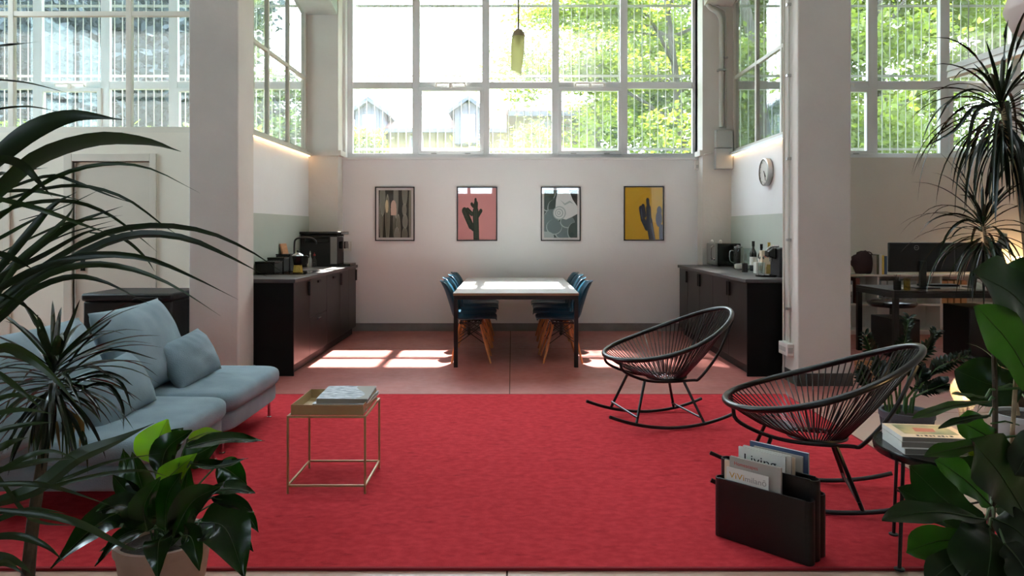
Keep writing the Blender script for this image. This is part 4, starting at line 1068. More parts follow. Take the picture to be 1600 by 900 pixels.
def pillow(w, h_, th, seed, mname, label, cat, M, group=None, corner=.09, wr=.006):
    """pillow in its own x (width) / z (height) plane, thickness along y"""
    rnd_ = random.Random(seed); ph = [rnd_.uniform(0, 6.3) for _ in range(8)]
    n = 26; b = MB()
    def pt(u, v, s):
        a, c_ = u * 2 - 1, v * 2 - 1
        # edges pulled in between the corners
        X = a * w / 2 * (1 - corner * (1 - c_ * c_) * .5 * abs(a) ** 3 * 0 - corner * .35 * (1 - abs(c_) ** 2) * abs(a) ** 2)
        Z = c_ * h_ / 2 * (1 - corner * .6 * (1 - abs(a) ** 2) * abs(c_) ** 2)
        g = max(0, (1 - abs(a) ** 2.6)) ** .55 * max(0, (1 - abs(c_) ** 2.6)) ** .55
        t_ = th / 2 * g
        t_ += wr * g * (math.sin(a * 7 + c_ * 4 + ph[0]) + .7 * math.sin(c_ * 11 - a * 3 + ph[1])) * .5
        t_ += wr * 1.6 * max(0, c_) ** 2 * math.sin(a * 19 + ph[2] + c_ * 3) * (1 - abs(c_)) ** .5 * (g > 0)
        return M @ Vector((X, s * max(t_, 0.0), Z))
    for s in (1, -1): b.grid(lambda u, v, s=s: pt(u, v, s), n, n)
    if -1: b.f[n * n:] = [tuple(reversed(q)) for q in b.f[n * n:]]
    import bmesh
    me = b.mesh('pillow', mname, False); bm = bmesh.new(); bm.from_mesh(me); bmesh.ops.remove_doubles(bm, verts=bm.verts, dist=1e-5); bm.normal_update(); bm.to_mesh(me); bm.free()
    me.shade_smooth()
    o = obj_from_mesh('sofa_pillow' if cat == 'cushion' else 'pillow', me); tag(o, label, cat, group); return o
def frame_m(c, wdir, updir):
    """matrix whose x runs along wdir and z along updir"""
    x = Vector(wdir).normalized(); z = Vector(updir); z = (z - x * z.dot(x)).normalized(); y = z.cross(x)
    m = Matrix((x, y, z)).transposed().to_4x4(); m.translation = Vector(c); return m
pillow(.90, .56, .26, 4, 'sofa_cloth', 'large back cushion at the far end of the sofa', 'cushion', frame_m((-2.30, 4.44, .645), (-.06, 1, .0), (-.42, 0, 1)), group='loose cushions on the sofa')
pillow(.90, .56, .26, 9, 'sofa_cloth', 'large back cushion at the near end of the sofa, behind the spiky plant', 'cushion', frame_m((-2.31, 3.50, .63), (.03, 1, .0), (-.45, 0, 1)), group='loose cushions on the sofa')
pillow(.50, .32, .20, 14, 'sofa_cloth', 'small rectangular cushion leaning on the far back cushion', 'cushion', frame_m((-2.10, 4.63, .535), (.10, 1, .10), (-.55, 0, 1)), group='loose cushions on the sofa')
pillow(.52, .32, .20, 21, 'sofa_cloth', 'small rectangular cushion half hidden by the spiky plant', 'cushion', frame_m((-2.10, 3.76, .525), (.05, 1, .10), (-.5, 0, 1)), group='loose cushions on the sofa')

# black padded case behind the sofa
mat('case_leather', srgb(12, 11, 12), rough=.5, bump=.12, bscale=50)
t = thing('padded_case', 'black padded case with a flap lid standing behind the sofa beside the left column', 'case', (-3.28, 6.35, 0))
box(-3.66, -2.90, 6.06, 6.64, 0.0, .76).build('body', 'case_leather', t, bevel=.015)
box(-3.67, -2.89, 6.045, 6.65, .762, .828).build('lid', 'case_leather', t, bevel=.018)
MB().tube(spline([(-3.22, 6.046, .775), (-3.18, 6.03, .79), (-3.02, 6.03, .79), (-2.98, 6.046, .775)], 8), .010, 6).build('handle', 'black_soft', t)

# ------------------------------------------------------------------ tray table with papers
mat('tray_brass', srgb(176, 148, 104), rough=.42, metal=.25)
X0, X1, Y0, Y1 = -1.155, -.757, 3.66, 4.05; r = .005
t = thing('tray_table', 'square brass wire side table with a loose tray top', 'side table', ((X0 + X1) / 2, (Y0 + Y1) / 2, RZ0))
for x in (X0, X1):
    for y in (Y0, Y1): box(x - r, x + r, y - r, y + r, RZ0, .415).build('leg', 'tray_brass', t, bevel=.001)
for z, nm in ((.055, 'lower_rail'), (.41, 'upper_rail')):
    b = MB()
    for y in (Y0, Y1): b.box(X0 + r, X1 - r, y - r, y + r, z - r, z + r)
    for x in (X0, X1): b.box(x - r, x + r, Y0 + r, Y1 - r, z - r, z + r)
    b.build(nm, 'tray_brass', t)
a = .012
b = MB(); b.box(X0 + a, X1 - a, Y0 + a, Y1 - a, .4155, .4185)
for q in ((X0 + a, X1 - a, Y0 + a, Y0 + a + .003), (X0 + a, X1 - a, Y1 - a - .003, Y1 - a), (X0 + a, X0 + a + .003, Y0 + a + .003, Y1 - a - .003), (X1 - a - .003, X1 - a, Y0 + a + .003, Y1 - a - .003)): b.box(*q, .4185, .468)
b.build('tray', 'tray_brass', t)
mat('newsprint', srgb(214, 216, 220), rough=.8, col2=srgb(120, 126, 136), vscale=26, stretch=(1, 3, 1))
mat('page_edge', srgb(160, 154, 146), rough=.9)
def booklet(name, label, cat, c, w, d, h_, rz, cover, group=None, pages='page_edge', warp=0.0):
    """flat lying booklet: pages block and cover"""
    k = thing(name, label, cat, c, group=group)
    M = Matrix.Translation(Vector(c)) @ Matrix.Rotation(rz, 4, 'Z')
    b = MB(); b.M = M; b.box(-w / 2 + .003, w / 2 - .003, -d / 2 + .003, d / 2 - .003, .001, h_ - .001); b.build('pages', pages, k, smooth=False)
    b = MB(); b.M = M; b.box(-w / 2, w / 2, -d / 2, d / 2, 0, .001); b.box(-w / 2, -w / 2 + .0028, -d / 2, d / 2, .001, h_ - .001); b.build('back_cover', 'paper_white', k, smooth=False)
    b = MB(); b.M = M
    b.grid(lambda u, v: (-w / 2 + w * u, -d / 2 + d * v, h_ - .0008 + warp * (math.sin(u * 3.0 + 1) + math.sin(v * 5) * .4) ), 12, 8)
    o = b.build('front_cover', cover, k); return k, M
booklet('newspaper', 'newspaper at the bottom of the pile on the tray table', 'newspaper', (-.925, 3.885, .4188), .29, .33, .02, .10, 'newsprint', group='papers on the tray table')
booklet('newspaper', 'folded newspaper in the middle of the pile on the tray table', 'newspaper', (-.905, 3.895, .4398), .28, .32, .018, -.06, 'newsprint', group='papers on the tray table')
booklet('newspaper', 'pale newspaper on top of the pile on the tray table', 'newspaper', (-.900, 3.89, .4588), .27, .31, .026, .04, 'newsprint', group='papers on the tray table', warp=.0025)

# ------------------------------------------------------------------ rocking chairs
mat('rocker_metal', srgb(14, 14, 15), rough=.3)
mat('cord_black', srgb(9, 9, 10), rough=.28, coat=.3)
def rocker(label, loc, rz):
    """string rocking chair, its back toward +x"""
    r = thing('rocking_chair', label, 'rocking chair', (0, 0, 0), group='black string rocking chairs')
    A, B = .462, .375
    def rimp(a):
        x = -A * math.cos(a); k = x / A                       # k=-1 front, +1 back
        y = B * math.sin(a) * (1.0 - .10 * k)
        z = .60 + .155 * k + .028 * k * k - .02 * math.sin(a) ** 2
        return Vector((x + .045, y, z))
    rim = [rimp(2 * math.pi * i / 64) for i in range(64)]
    MB().tube(rim, .0165, 10, closed=True).build('rim', 'rocker_metal', r)
    ring = [Vector((.03 - .14 * math.cos(2 * math.pi * i / 32), .115 * math.sin(2 * math.pi * i / 32), .315)) for i in range(32)]
    MB().tube(ring, .009, 8, closed=True).build('base_ring', 'rocker_metal', r)
    n = 84
    for i in range(n):
        a = 2 * math.pi * (i + .5) / n; p = rimp(a)
        q = Vector((.03 - .135 * math.cos(a), .11 * math.sin(a), .318))
        m_ = p.lerp(q, .5) + Vector((0, 0, -.018)) + (Vector((q.x, q.y, 0)) - Vector((p.x, p.y, 0))) * -.02
        d = (p - q).normalized()
        MB().tube([p + d * .012, p.lerp(m_, .5) + Vector((0, 0, -.005)), m_, m_.lerp(q, .5) + Vector((0, 0, -.003)), q - d * .008], .0036, 5).build('cord', 'cord_black', r)
    # cords wound across the base ring
    for i in range(9):
        x = .03 - .12 + .24 * i / 8; yy_ = .115 * math.sqrt(max(0, 1 - ((x - .03) / .14) ** 2))
        MB().tube([(x, -yy_, .314), (x, 0, .306), (x, yy_, .314)], .0036, 5).build('seat_cord', 'cord_black', r)
    # carrying rails under the seat
    for s in (-1, 1):
        MB().tube(spline([(-.383, s * .14, .470), (-.36, s * .15, .40), (-.22, s * .14, .335), (-.06, s * .125, .306), (.16, s * .125, .306), (.22, s * .14, .325), (.34, s * .18, .50), (.437, s * .20, .728)], 30), .010, 8).build('seat_rail', 'rocker_metal', r)
    HW = .225
    arc = []
    for k in range(21):
        x = -.49 + .92 * k / 20; arc.append((x, 0, .012 + .40 * (x - .02) ** 2 + .10 * max(0, x - .25) ** 2))
    arcz = lambda x: .012 + .40 * (x - .02) ** 2 + .10 * max(0, x - .25) ** 2
    for s in (-1, 1):
        MB().tube([(x, s * HW, z) for x, y, z in arc], .0115, 10).build('rocker', 'rocker_metal', r)
        MB().tube([(-.20, s * .14, .330), (-.30, s * HW, arcz(-.30) + .008)], .010, 8).build('leg', 'rocker_metal', r)
        MB().tube([(.10, s * .12, .306), (.20, s * HW, arcz(.20) + .008)], .010, 8).build('leg', 'rocker_metal', r)
    MB().tube([(-.295, -HW, .10), (-.295, HW, .10)], .007, 8).build('stretcher', 'rocker_metal', r)
    MB().tube([(.185, -HW, .065), (.185, HW, .065)], .007, 8).build('stretcher', 'rocker_metal', r)
    r.location = loc; r.rotation_euler = (0, 0, rz)
    return r
r1 = rocker('black string rocking chair nearer the dining table', (1.07, 5.05, RZ0), math.radians(14))
r2 = copy_tree(r1); r2.location = (1.52, 3.62, RZ0); r2.rotation_euler = (0, 0, math.radians(-15))
r2['label'] = 'black string rocking chair behind the magazine holder'

# ------------------------------------------------------------------ magazine holder
mat('leather_black', srgb(10, 9, 10), rough=.42, bump=.08, bscale=80)
O = Vector((.915, 3.15, RZ0)); U = Vector((.705, -.709, 0)); W_ = Vector((.709, .705, 0))    # width, depth
def hp(u, w, z): return O + U * u + W_ * w + Vector((0, 0, z))
def sheet(mb, poly, th):
    """upright leather sheet: poly in (u, z), at depth w, thickness th"""
t = thing('magazine_holder', 'black leather magazine holder with folded pockets on the rug', 'magazine holder', O + U * .19 + W_ * .08)
def upanel(w, z1, u0=0.0, u1=.385, wob=0.0):
    b = MB(); b.prism([hp(u0, w, 0.0), hp(u1, w, 0.0), hp(u1, w, z1), hp(u0, w, z1 + wob)], W_ * .006); return b
for w, z1 in ((0, .262), (.052, .335), (.105, .335), (.158, .262)):
    upanel(w, z1).build('panel', 'leather_black', t, bevel=.002)
# rounded folds joining the panels at the ends
for (w0, w1, z1) in ((0, .058, .258), (.052, .111, .331), (.105, .164, .258)):
    for u, s in ((.0, -1), (.385, 1)):
        b = MB(); mid = (w0 + w1) / 2; rr_ = (w1 - w0) / 2; pts = []
        outer = [(u + s * rr_ * .9 * math.sin(math.pi * k / 8), mid - rr_ * math.cos(math.pi * k / 8)) for k in range(9)]
        inner = [(u + s * (rr_ * .9 - .005) * math.sin(math.pi * k / 8), mid - (rr_ - .005) * math.cos(math.pi * k / 8)) for k in range(8, -1, -1)]
        b.prism([hp(a_, c_, 0.0) for a_, c_ in outer + inner], (0, 0, z1)); b.build('fold', 'leather_black', t)
b = MB(); b.prism([hp(.0, .006, .001), hp(.385, .006, .001), hp(.385, .158, .001), hp(.0, .158, .001)], (0, 0, .004)); b.build('bottom', 'leather_black', t)
mat('cover_grey', srgb(168, 164, 156), rough=.5); mat('cover_blue', srgb(70, 92, 128), rough=.45); mat('cover_white', srgb(226, 224, 218), rough=.5); mat('ink_gold', srgb(196, 150, 40), rough=.6); mat('ink_grey', srgb(150, 146, 140), rough=.6)
def standing(label, u0, u1, w, th, z0, z1, cover, tilt=0.0, prints=(), group='magazines in the black holder', pages='page_edge', name='magazine'):
    k = thing(name, label, 'magazine', hp((u0 + u1) / 2, w + th / 2, z0), group=group)
    def q(u, ww, z): return hp(u + tilt * (z - z0), ww, z)
    b = MB(); b.prism([q(u0, w + .001, z0), q(u1, w + .001, z0), q(u1, w + .001, z1), q(u0, w + .001, z1)], W_ * (th - .002)); b.build('pages', pages, k, smooth=False)
    b = MB(); b.prism([q(u0 - .001, w, z0), q(u1 + .001, w, z0), q(u1 + .001, w, z1 + .001), q(u0 - .001, w, z1 + .001)], W_ * .0009); fc = b.build('front_cover', cover, k, smooth=False)
    b = MB(); b.prism([q(u0 - .001, w + th - .0009, z0), q(u1 + .001, w + th - .0009, z0), q(u1 + .001, w + th - .0009, z1 + .001), q(u0 - .001, w + th - .0009, z1 + .001)], W_ * .0009); b.build('back_cover', cover, k, smooth=False)
    for (txt, size, du, dz, m_, wd) in prints:
        b = MB(); lettering(b, txt, size, q(u0 + du, w - .0006, z1 - dz), U, (0, 0, 1), width=wd); b.build('print', m_, fc, smooth=False)
zb = .0055
standing('small white magazine titled in gold letters, front of the holder', .035, .225, .010, .006, .075, .315, 'cover_white', prints=[('ViVi', .036, .012, .042, 'ink_gold', .070), ('milanō', .034, .084, .042, 'ink_grey', .098)])
standing('grey thick magazine with a red title in the front pocket', .045, .275, .0185, .014, .09, .362, 'cover_grey', prints=[('Homescapes', .022, .02, .032, 'ink_red', .11), ('Style', .024, .02, .062, 'ink_red', .045)])
standing('thin cream magazine at the left of the front pocket', .012, .20, .035, .007, .06, .335, 'card_cream')
standing('white magazine titled Living in the middle pocket', .065, .275, .0615, .009, .10, .400, 'cover_white', prints=[('Living', .055, .022, .062, 'ink_black', .15)])
standing('white magazine right behind the Living magazine', .080, .295, .073, .009, .10, .405, 'cover_white')
standing('pale magazine third in the middle pocket', .090, .305, .0845, .008, .10, .397, 'card_cream')
standing('dark magazine with a pale spine in the back pocket', .110, .325, .1145, .009, .10, .400, 'cover_grey')
standing('blue-covered magazine rising highest at the back of the holder', .085, .345, .128, .012, .10, .415, 'cover_blue', pages='cover_white')

# ------------------------------------------------------------------ round side table with books and lamp
C = Vector((1.79, 2.93, 0)); TZ2 = .470
t = thing('round_table', 'round black metal side table holding books and the bulb lamp', 'side table', (C.x, C.y, 0))
MB().lathe([(0, -.004), (.255, -.004), (.255, 0), (0, 0)], (C.x, C.y, TZ2), 48).build('tabletop', 'black_gloss', t)
MB().lathe([(.252, -.022), (.268, -.02), (.272, 0), (.268, .012), (.258, .012), (.256, -.0)], (C.x, C.y, TZ2), 48, cap=False).build('edge_ring', 'black_gloss', t)
legs = []
for k in range(4):
    a = math.radians(180 + 20 + 90 * k); p = Vector((C.x + .235 * math.cos(a), C.y + .235 * math.sin(a), TZ2 - .021)); f = Vector((C.x + .255 * math.cos(a), C.y + .255 * math.sin(a), RZ0 + .006)); legs.append((p, f))
    lg = MB().tube([p, f], .0075, 8).build('leg', 'black_metal', t)
    MB().lathe([(.02, 0), (.02, .005), (.008, .008)], (f.x, f.y, RZ0), 12).build('foot', 'black_metal', lg)
for k in range(2):
    MB().tube([legs[k][0].lerp(legs[k][1], .52), legs[k + 2][0].lerp(legs[k + 2][1], .52 + .02 * k)], .005, 6).build('stretcher', 'black_metal', t)
zt = TZ2 + .0005
mat('cover_rose', srgb(196, 112, 92), rough=.4)
mat('cover_art', srgb(206, 190, 140), rough=.35, col2=srgb(120, 128, 96), vscale=9)
bk, M_ = booklet('art_book', 'thick pale book at the bottom of the pile on the round table', 'book', (1.73, 2.95, zt), .28, .215, .024, -.10, 'cover_white', group='books on the round table')
bk, M_ = booklet('art_book', 'thick grey-edged book in the middle of the pile on the round table', 'book', (1.725, 2.955, zt + .0245), .275, .21, .022, -.14, 'cover_grey', group='books on the round table')
bk, M_ = booklet('art_book', 'book with a painted landscape cover on top of the pile', 'book', (1.725, 2.96, zt + .047), .27, .205, .020, -.12, 'card_cream', group='books on the round table')
b = MB(); b.M = M_; b.box(-.105, .105, -.052, .085, .0197, .0202); b.build('cover_picture', 'cover_art', bk, smooth=False)
b = MB(); b.M = M_; b.poly([(-.05, -.02, .0205), (.03, -.02, .0205), (.04, .03, .0205), (-.04, .04, .0205)]); b.build('cover_patch', 'cover_rose', bk, smooth=False)
b = MB(); b.M = M_       # unreadable title along the lower edge
for q in range(9): b.box(-.07 + q * .016, -.07 + q * .016 + (.010, .006, .011)[q % 3], -.086, -.086 + (.016, .012)[q % 2], .0200, .0204)
b.build('print', 'ink_black', bk, smooth=False)
# bulb lamp
mat('filament', srgb(255, 220, 160), emit=(1.0, .66, .30), estr=120.0)
glassmat('bulb_glass', tint=(1.0, .95, .88), refl=1.6, haze=.10, hazecol=(1, .85, .65))
c = Vector((1.905, 2.985, zt)); kz = .112
t = thing('bulb_lamp', 'glowing table lamp shaped like a large light bulb', 'lamp', c)
MB().lathe([(.045, 0), (.045, .012), (.024, .02), (.022, .09), (.026, .095), (.026, .112)], c, 20).build('base', 'black_gloss', t)
MB().lathe([(.022, .113), (.024, .135), (.033, .165), (.050, .200), (.056, .23), (.052, .258), (.036, .280), (.015, .290), (0, .291)], c, 24).build('glass', 'bulb_glass', t)
b = MB(); b.tube([c + Vector((-.006, 0, .115)), c + Vector((-.012, 0, .19))], .002, 5); b.tube([c + Vector((.006, 0, .115)), c + Vector((.012, 0, .19))], .002, 5); b.build('stem', 'chrome', t)
b = MB(); b.ball(c + Vector((0, 0, .225)), (.012, .012, .020), 10, 8); b.build('filament', 'filament', t)
one('lamp_cord', MB().tube(spline([c + Vector((.045, .0, .006)), c + Vector((.10, .03, .006)), c + Vector((.16, .05, -.10)), c + Vector((.2, .08, -.30)), Vector((2.2, 3.2, RZ0 + .006)), Vector((2.6, 3.6, .006))], 24), .003, 6), 'black_gloss', 'thin black cord of the bulb lamp running to the floor', 'cord')
glassmat('lime_glass', tint=(.75, .92, .30), refl=1.8, haze=.12, hazecol=(.8, 1, .3))
one('glass_dish', MB().lathe([(.022, 0), (.034, .006), (.040, .05), (.037, .05), (.030, .010), (0, .008)], (1.85, 2.82, zt), 18), 'lime_glass', 'small lime green glass on the round table beside the books', 'glass')
# ------------------------------------------------------------------ house plants
leafmat('palm_leaf', srgb(20, 32, 17), srgb(40, 66, 18), rough=.32, tw=.14, scale=14)
leafmat('palm_leaf_b', srgb(30, 44, 24), srgb(54, 84, 24), rough=.30, tw=.16, scale=14)
leafmat('dracaena_leaf', srgb(20, 31, 19), srgb(40, 60, 22), rough=.26, tw=.12, scale=14)
leafmat('dracaena_leaf_b', srgb(36, 48, 32), srgb(62, 84, 38), rough=.26, tw=.14, scale=14)
leafmat('lily_leaf', srgb(15, 34, 14), srgb(40, 90, 14), rough=.19, tw=.22, scale=10)
leafmat('lily_leaf_light', srgb(66, 118, 26), srgb(136, 200, 36), rough=.35, tw=.62, scale=8)
leafmat('ficus_leaf', srgb(16, 31, 16), srgb(36, 74, 18), rough=.28, tw=.22, scale=10)
leafmat('ficus_leaf_light', srgb(30, 56, 22), srgb(56, 108, 24), rough=.32, tw=.4, scale=10)
leafmat('zz_leaf', srgb(18, 33, 22), srgb(36, 66, 26), rough=.22, tw=.12, scale=20)
mat('vein', srgb(54, 72, 40), rough=.5)
mat('dry_leaf', srgb(150, 116, 60), rough=.8)
mat('trunk_tan', srgb(158, 134, 104), rough=.8, var=.25, vscale=20, bump=.3, bscale=40)
mat('trunk_brown', srgb(74, 60, 46), rough=.85, var=.3, vscale=24, bump=.4, bscale=40)
mat('stem_green', srgb(58, 92, 44), rough=.5)
mat('soil', srgb(46, 34, 28), rough=1, bump=.8, bscale=60)
mat('pot_terracotta', srgb(176, 142, 126), rough=.8, var=.08, vscale=8)
mat('pot_grey', srgb(74, 78, 86), rough=.6)
mat('pot_silver', srgb(170, 172, 176), rough=.45)
mat('pot_black', srgb(28, 28, 30), rough=.6)
NV = Vector((0, -.75, .66))

def blade(pts, w, n=12, fold=.25, peak=.35, hint=NV, roll=0.0, tip=.8):
    """long strap leaf along pts, w wide at its broadest"""
    path = spline(pts, n); b = MB(); vs_ = []; fs = []
    for i, p in enumerate(path):
        tg = (path[min(n, i + 1)] - path[max(0, i - 1)]).normalized()
        side = tg.cross(hint)
        if side.length < .05: side = tg.orthogonal()
        side.normalize(); nr = side.cross(tg)
        if roll: side = Matrix.Rotation(roll * i / n, 3, tg) @ side; nr = side.cross(tg)
        u = i / n
        if u < peak: f = .45 + .55 * math.sin(u / peak * math.pi / 2)
        else: f = math.cos((u - peak) / (1 - peak) * math.pi / 2) ** tip
        hw = w / 2 * max(f, .02)
        vs_ += [p + side * hw + nr * hw * fold, p - nr * hw * fold * .3, p - side * hw + nr * hw * fold]
        if i:
            k = 3 * i; fs += [(k - 3, k, k + 1, k - 2), (k - 2, k + 1, k + 2, k - 1)]
    return b.add(vs_, fs)

def broad(base, mid, tip, w, hint=NV, cup=.18, wave=.0, n=14, m=8, shape='lily', seed=0):
    """broad leaf from base over mid to tip; w wide"""
    path = spline([base, mid, tip], n); ph = seed * 1.7
    b = MB(); vs_ = []; fs = []; L_ = (Vector(tip) - Vector(base)).length
    for i, p in enumerate(path):
        tg = (path[min(n, i + 1)] - path[max(0, i - 1)]).normalized(); side = tg.cross(hint)
        if side.length < .05: side = tg.orthogonal()
        side.normalize(); nr = side.cross(tg); u = i / n
        if shape == 'lily': f = max(0.015, math.sin(math.pi * min(1, u * 1.02) ** .85)) ** .8 * (1 - .25 * u)
        else: f = max(.03, (.45 + .75 * u) * min(1, u * 9) ** .6 * max(0, 1 - max(0, (u - .55) / .45) ** 2.6))
        for j in range(m + 1):
            q = j / m * 2 - 1; hw = w / 2 * f
            vs_.append(p + side * hw * q + nr * (cup * hw * abs(q) ** 1.5 * 1.6 + wave * w * math.sin(u * 15 + ph + (2 if q > 0 else 0)) * q * q - .02 * w * math.cos(u * n * 2.2) * (abs(q) > .1) * .35))
    for i in range(n):
        for j in range(m): k = i * (m + 1) + j; fs.append((k, k + m + 1, k + m + 2, k + 1))
    b.add(vs_, fs)
    ribs = MB(); nr0 = []
    return b, path

def midrib(path, r, parent, hint=NV, m='vein'):
    MB().tube([p + Vector(hint) * .0015 for p in path], [r * (1 - .85 * i / (len(path) - 1)) for i in range(len(path))], 5).build('midrib', m, parent)

def pot(t, c, r0, r1, h_, m, rim=.012, ribs=0, soil=.03):
    c = Vector(c)
    p = MB().lathe([(r0 * .96, 0), (r0, .006), (r1, h_), (r1 + rim * .4, h_), (r1 + rim * .4, h_ - .03 if rim else h_), ], c, 36)
    b = MB().lathe([(r0 * .96, 0), (r0, .006), (r1, h_ - .035), (r1 + rim * .6, h_ - .033), (r1 + rim * .6, h_), (r1 - .008, h_), (r1 - .014, h_ - soil - .02)], c, 40)
    po = b.build('pot', m, t)
    MB().lathe([(r1 - .013, h_ - soil), (0, h_ - soil + .008)], c, 30).build('soil', 'soil', t)
    for k in range(ribs):
        a = 2 * math.pi * k / ribs; d = Vector((math.cos(a), math.sin(a), 0))
        MB().tube([c + d * (r0 + .001) + Vector((0, 0, .012)), c + d * (r1 - .0) + Vector((0, 0, h_ - .045))], .0035, 5).build('rib', m, po)

# ---- kentia palm at the left edge -------------------------------------------------
BX = Vector((-1.85, 1.95, 0))
t = thing('kentia_palm', 'large palm with long arching leaves at the left edge', 'palm', BX, group='potted plants around the seating')
pot(t, BX, .14, .18, .30, 'pot_black')
rr = random.Random(12)
K = [  # pixel path, width in pixels, depth at base and tip
 ([(-60, 300), (0, 245), (55, 203), (118, 181), (192, 187)], 30, 1.75, 1.85), ([(-60, 350), (0, 298), (62, 247), (150, 219), (230, 222), (283, 237)], 34, 1.8, 1.95),
 ([(-40, 80), (0, 72), (30, 69), (63, 65)], 8, 1.7, 1.6), ([(-40, 122), (0, 125), (50, 131), (122, 150)], 5, 1.8, 1.7), ([(-40, 180), (0, 170), (50, 167), (106, 178)], 6, 1.8, 1.9),
 ([(-60, 380), (0, 340), (70, 285), (150, 258), (230, 262), (313, 302)], 9, 1.85, 2.1), ([(-60, 330), (0, 300), (75, 275), (120, 285), (170, 305), (222, 322)], 7, 1.9, 2.05),
 ([(-50, 340), (0, 315), (80, 293), (140, 292), (200, 312), (255, 352), (281, 369)], 7, 1.95, 2.2), ([(-50, 262), (0, 249), (35, 258), (60, 283), (82, 308)], 17, 1.6, 1.55),
 ([(-50, 310), (0, 300), (50, 298), (95, 306), (136, 315)], 7, 1.9, 2.0), ([(-60, 360), (0, 333), (50, 317), (115, 315), (170, 335), (215, 368), (246, 394)], 8, 1.9, 2.05),
 ([(-50, 480), (0, 420), (45, 365), (82, 322), (120, 300)], 18, 1.8, 1.9), ([(-60, 490), (0, 438), (60, 385), (120, 348), (192, 322)], 19, 1.85, 2.0),
 ([(-50, 300), (0, 311), (60, 326), (130, 351), (176, 367)], 10, 1.7, 1.75), ([(-60, 520), (0, 468), (70, 415), (160, 367), (240, 353), (320, 362), (390, 392), (445, 428)], 15, 1.8, 2.15),
 ([(-60, 530), (0, 480), (80, 425), (160, 382), (225, 366), (295, 374), (360, 402), (417, 432)], 19, 1.8, 2.05), ([(-60, 520), (0, 470), (80, 415), (150, 398), (230, 404), (300, 432), (372, 468)], 14, 1.75, 1.95),
 ([(-60, 540), (0, 492), (60, 437), (130, 414), (200, 419), (270, 446), (345, 494)], 14, 1.7, 1.9), ([(-60, 545), (0, 500), (50, 455), (110, 433), (165, 441), (232, 475)], 14, 1.7, 1.8),
 ([(-20, 455), (12, 464), (45, 482), (72, 510)], 6, 1.6, 1.55), ([(140, 363), (190, 372), (225, 400), (243, 426)], 6, 2.0, 2.1), ([(0, 395), (95, 352), (150, 342), (192, 336)], 7, 1.9, 2.0),
 ([(-20, 390), (20, 403), (52, 421)], 12, 1.6, 1.6), ([(0, 420), (90, 372), (140, 355), (188, 342)], 4, 2.0, 2.1), ([(30, 345), (95, 325), (165, 292)], 3, 2.0, 2.1),
 ([(-40, 530), (0, 455), (40, 400), (100, 345), (118, 318)], 13, 1.7, 1.75), ([(-60, 470), (0, 432), (70, 398), (130, 365), (180, 352)], 12, 1.75, 1.85), ([(-60, 500), (0, 452), (60, 420), (120, 405), (180, 402)], 16, 1.65, 1.75),
 ([(-60, 290), (0, 272), (25, 268), (75, 262)], 10, 1.9, 2.0), ([(-60, 400), (0, 372), (40, 350), (100, 318)], 8, 1.85, 1.95),
 # low leaves
 ([(-50, 760), (0, 736), (45, 712), (85, 705), (128, 722)], 11, 1.9, 1.95), ([(-20, 790), (60, 762), (120, 716), (180, 690), (241, 661)], 24, 1.95, 2.15), ([(20, 770), (100, 748), (170, 722), (252, 708)], 7, 2.0, 2.2),
 ([(10, 775), (80, 760), (160, 741), (225, 735), (266, 746)], 8, 2.0, 2.2), ([(-60, 770), (0, 757), (60, 757), (110, 768), (178, 792)], 10, 1.9, 2.05), ([(-60, 795), (0, 798), (80, 806), (130, 820), (172, 842), (206, 858), (221, 855)], 14, 1.9, 2.05),
 ([(-60, 850), (0, 838), (40, 840), (75, 855), (101, 878)], 14, 1.8, 1.85), ([(-60, 868), (0, 868), (30, 880), (52, 900)], 14, 1.75, 1.8), ([(-60, 840), (0, 811), (50, 796), (105, 802)], 12, 1.9, 2.0),
 ([(-50, 720), (0, 700), (20, 690), (44, 683)], 14, 1.8, 1.85), ([(-50, 590), (0, 545), (40, 555), (85, 590), (130, 645)], 20, 1.75, 1.75), ([(-50, 560), (0, 585), (35, 612), (72, 645)], 12, 1.7, 1.7),
 ([(-40, 660), (0, 645), (40, 640), (90, 648)], 10, 1.85, 1.95), ([(-40, 690), (0, 672), (50, 662), (85, 660)], 10, 1.85, 1.95), ([(-50, 745), (30, 728), (70, 720), (120, 716)], 12, 1.95, 2.05),
 ([(-40, 690), (30, 790), (60, 815), (120, 822)], 9, 1.95, 2.05), ([(-50, 900), (0, 880), (20, 884), (40, 900)], 12, 1.7, 1.7), ([(-50, 650), (0, 622), (40, 618), (80, 628)], 9, 1.85, 1.95)]
for j, (pp, w_, ya, yb) in enumerate(K):
    n_ = len(pp) - 1
    pts = [at(x, y, ya + (yb - ya) * i / n_ + rr.uniform(-.012, .012)) for i, (x, y) in enumerate(pp)]
    blade(pts, w_ * (1.15 if w_ > 22 else .82) / FPX * (ya + yb) / 2, n=16, fold=.2 + rr.uniform(-.1, .1), peak=.42, tip=1.25, hint=Vector((0, -.95, .3 + rr.uniform(-.2, .2))), roll=rr.uniform(-.4, .4)).build('leaf', 'palm_leaf_b' if j % 4 == 1 or j > 29 else 'palm_leaf', t)
# fronds and canes that carry the leaflets, to the left of the frame
for (y1, y2, yd) in ((330, 250, 1.78), (470, 330, 1.8), (520, 460, 1.75), (760, 740, 1.88), (840, 830, 1.85), (640, 600, 1.8)):
    e = at(-48, (y1 + y2) / 2, yd)
    MB().tube(spline([BX + Vector((rr.uniform(-.03, .03), rr.uniform(-.03, .03), .27)), BX.lerp(e, .35) + Vector((0, 0, max(.1, e.z * .3))), e + Vector((-.10, 0, -.03)), e], 14), [.012 - .0005 * i for i in range(15)], 7).build('frond_stalk', 'stem_green', t)

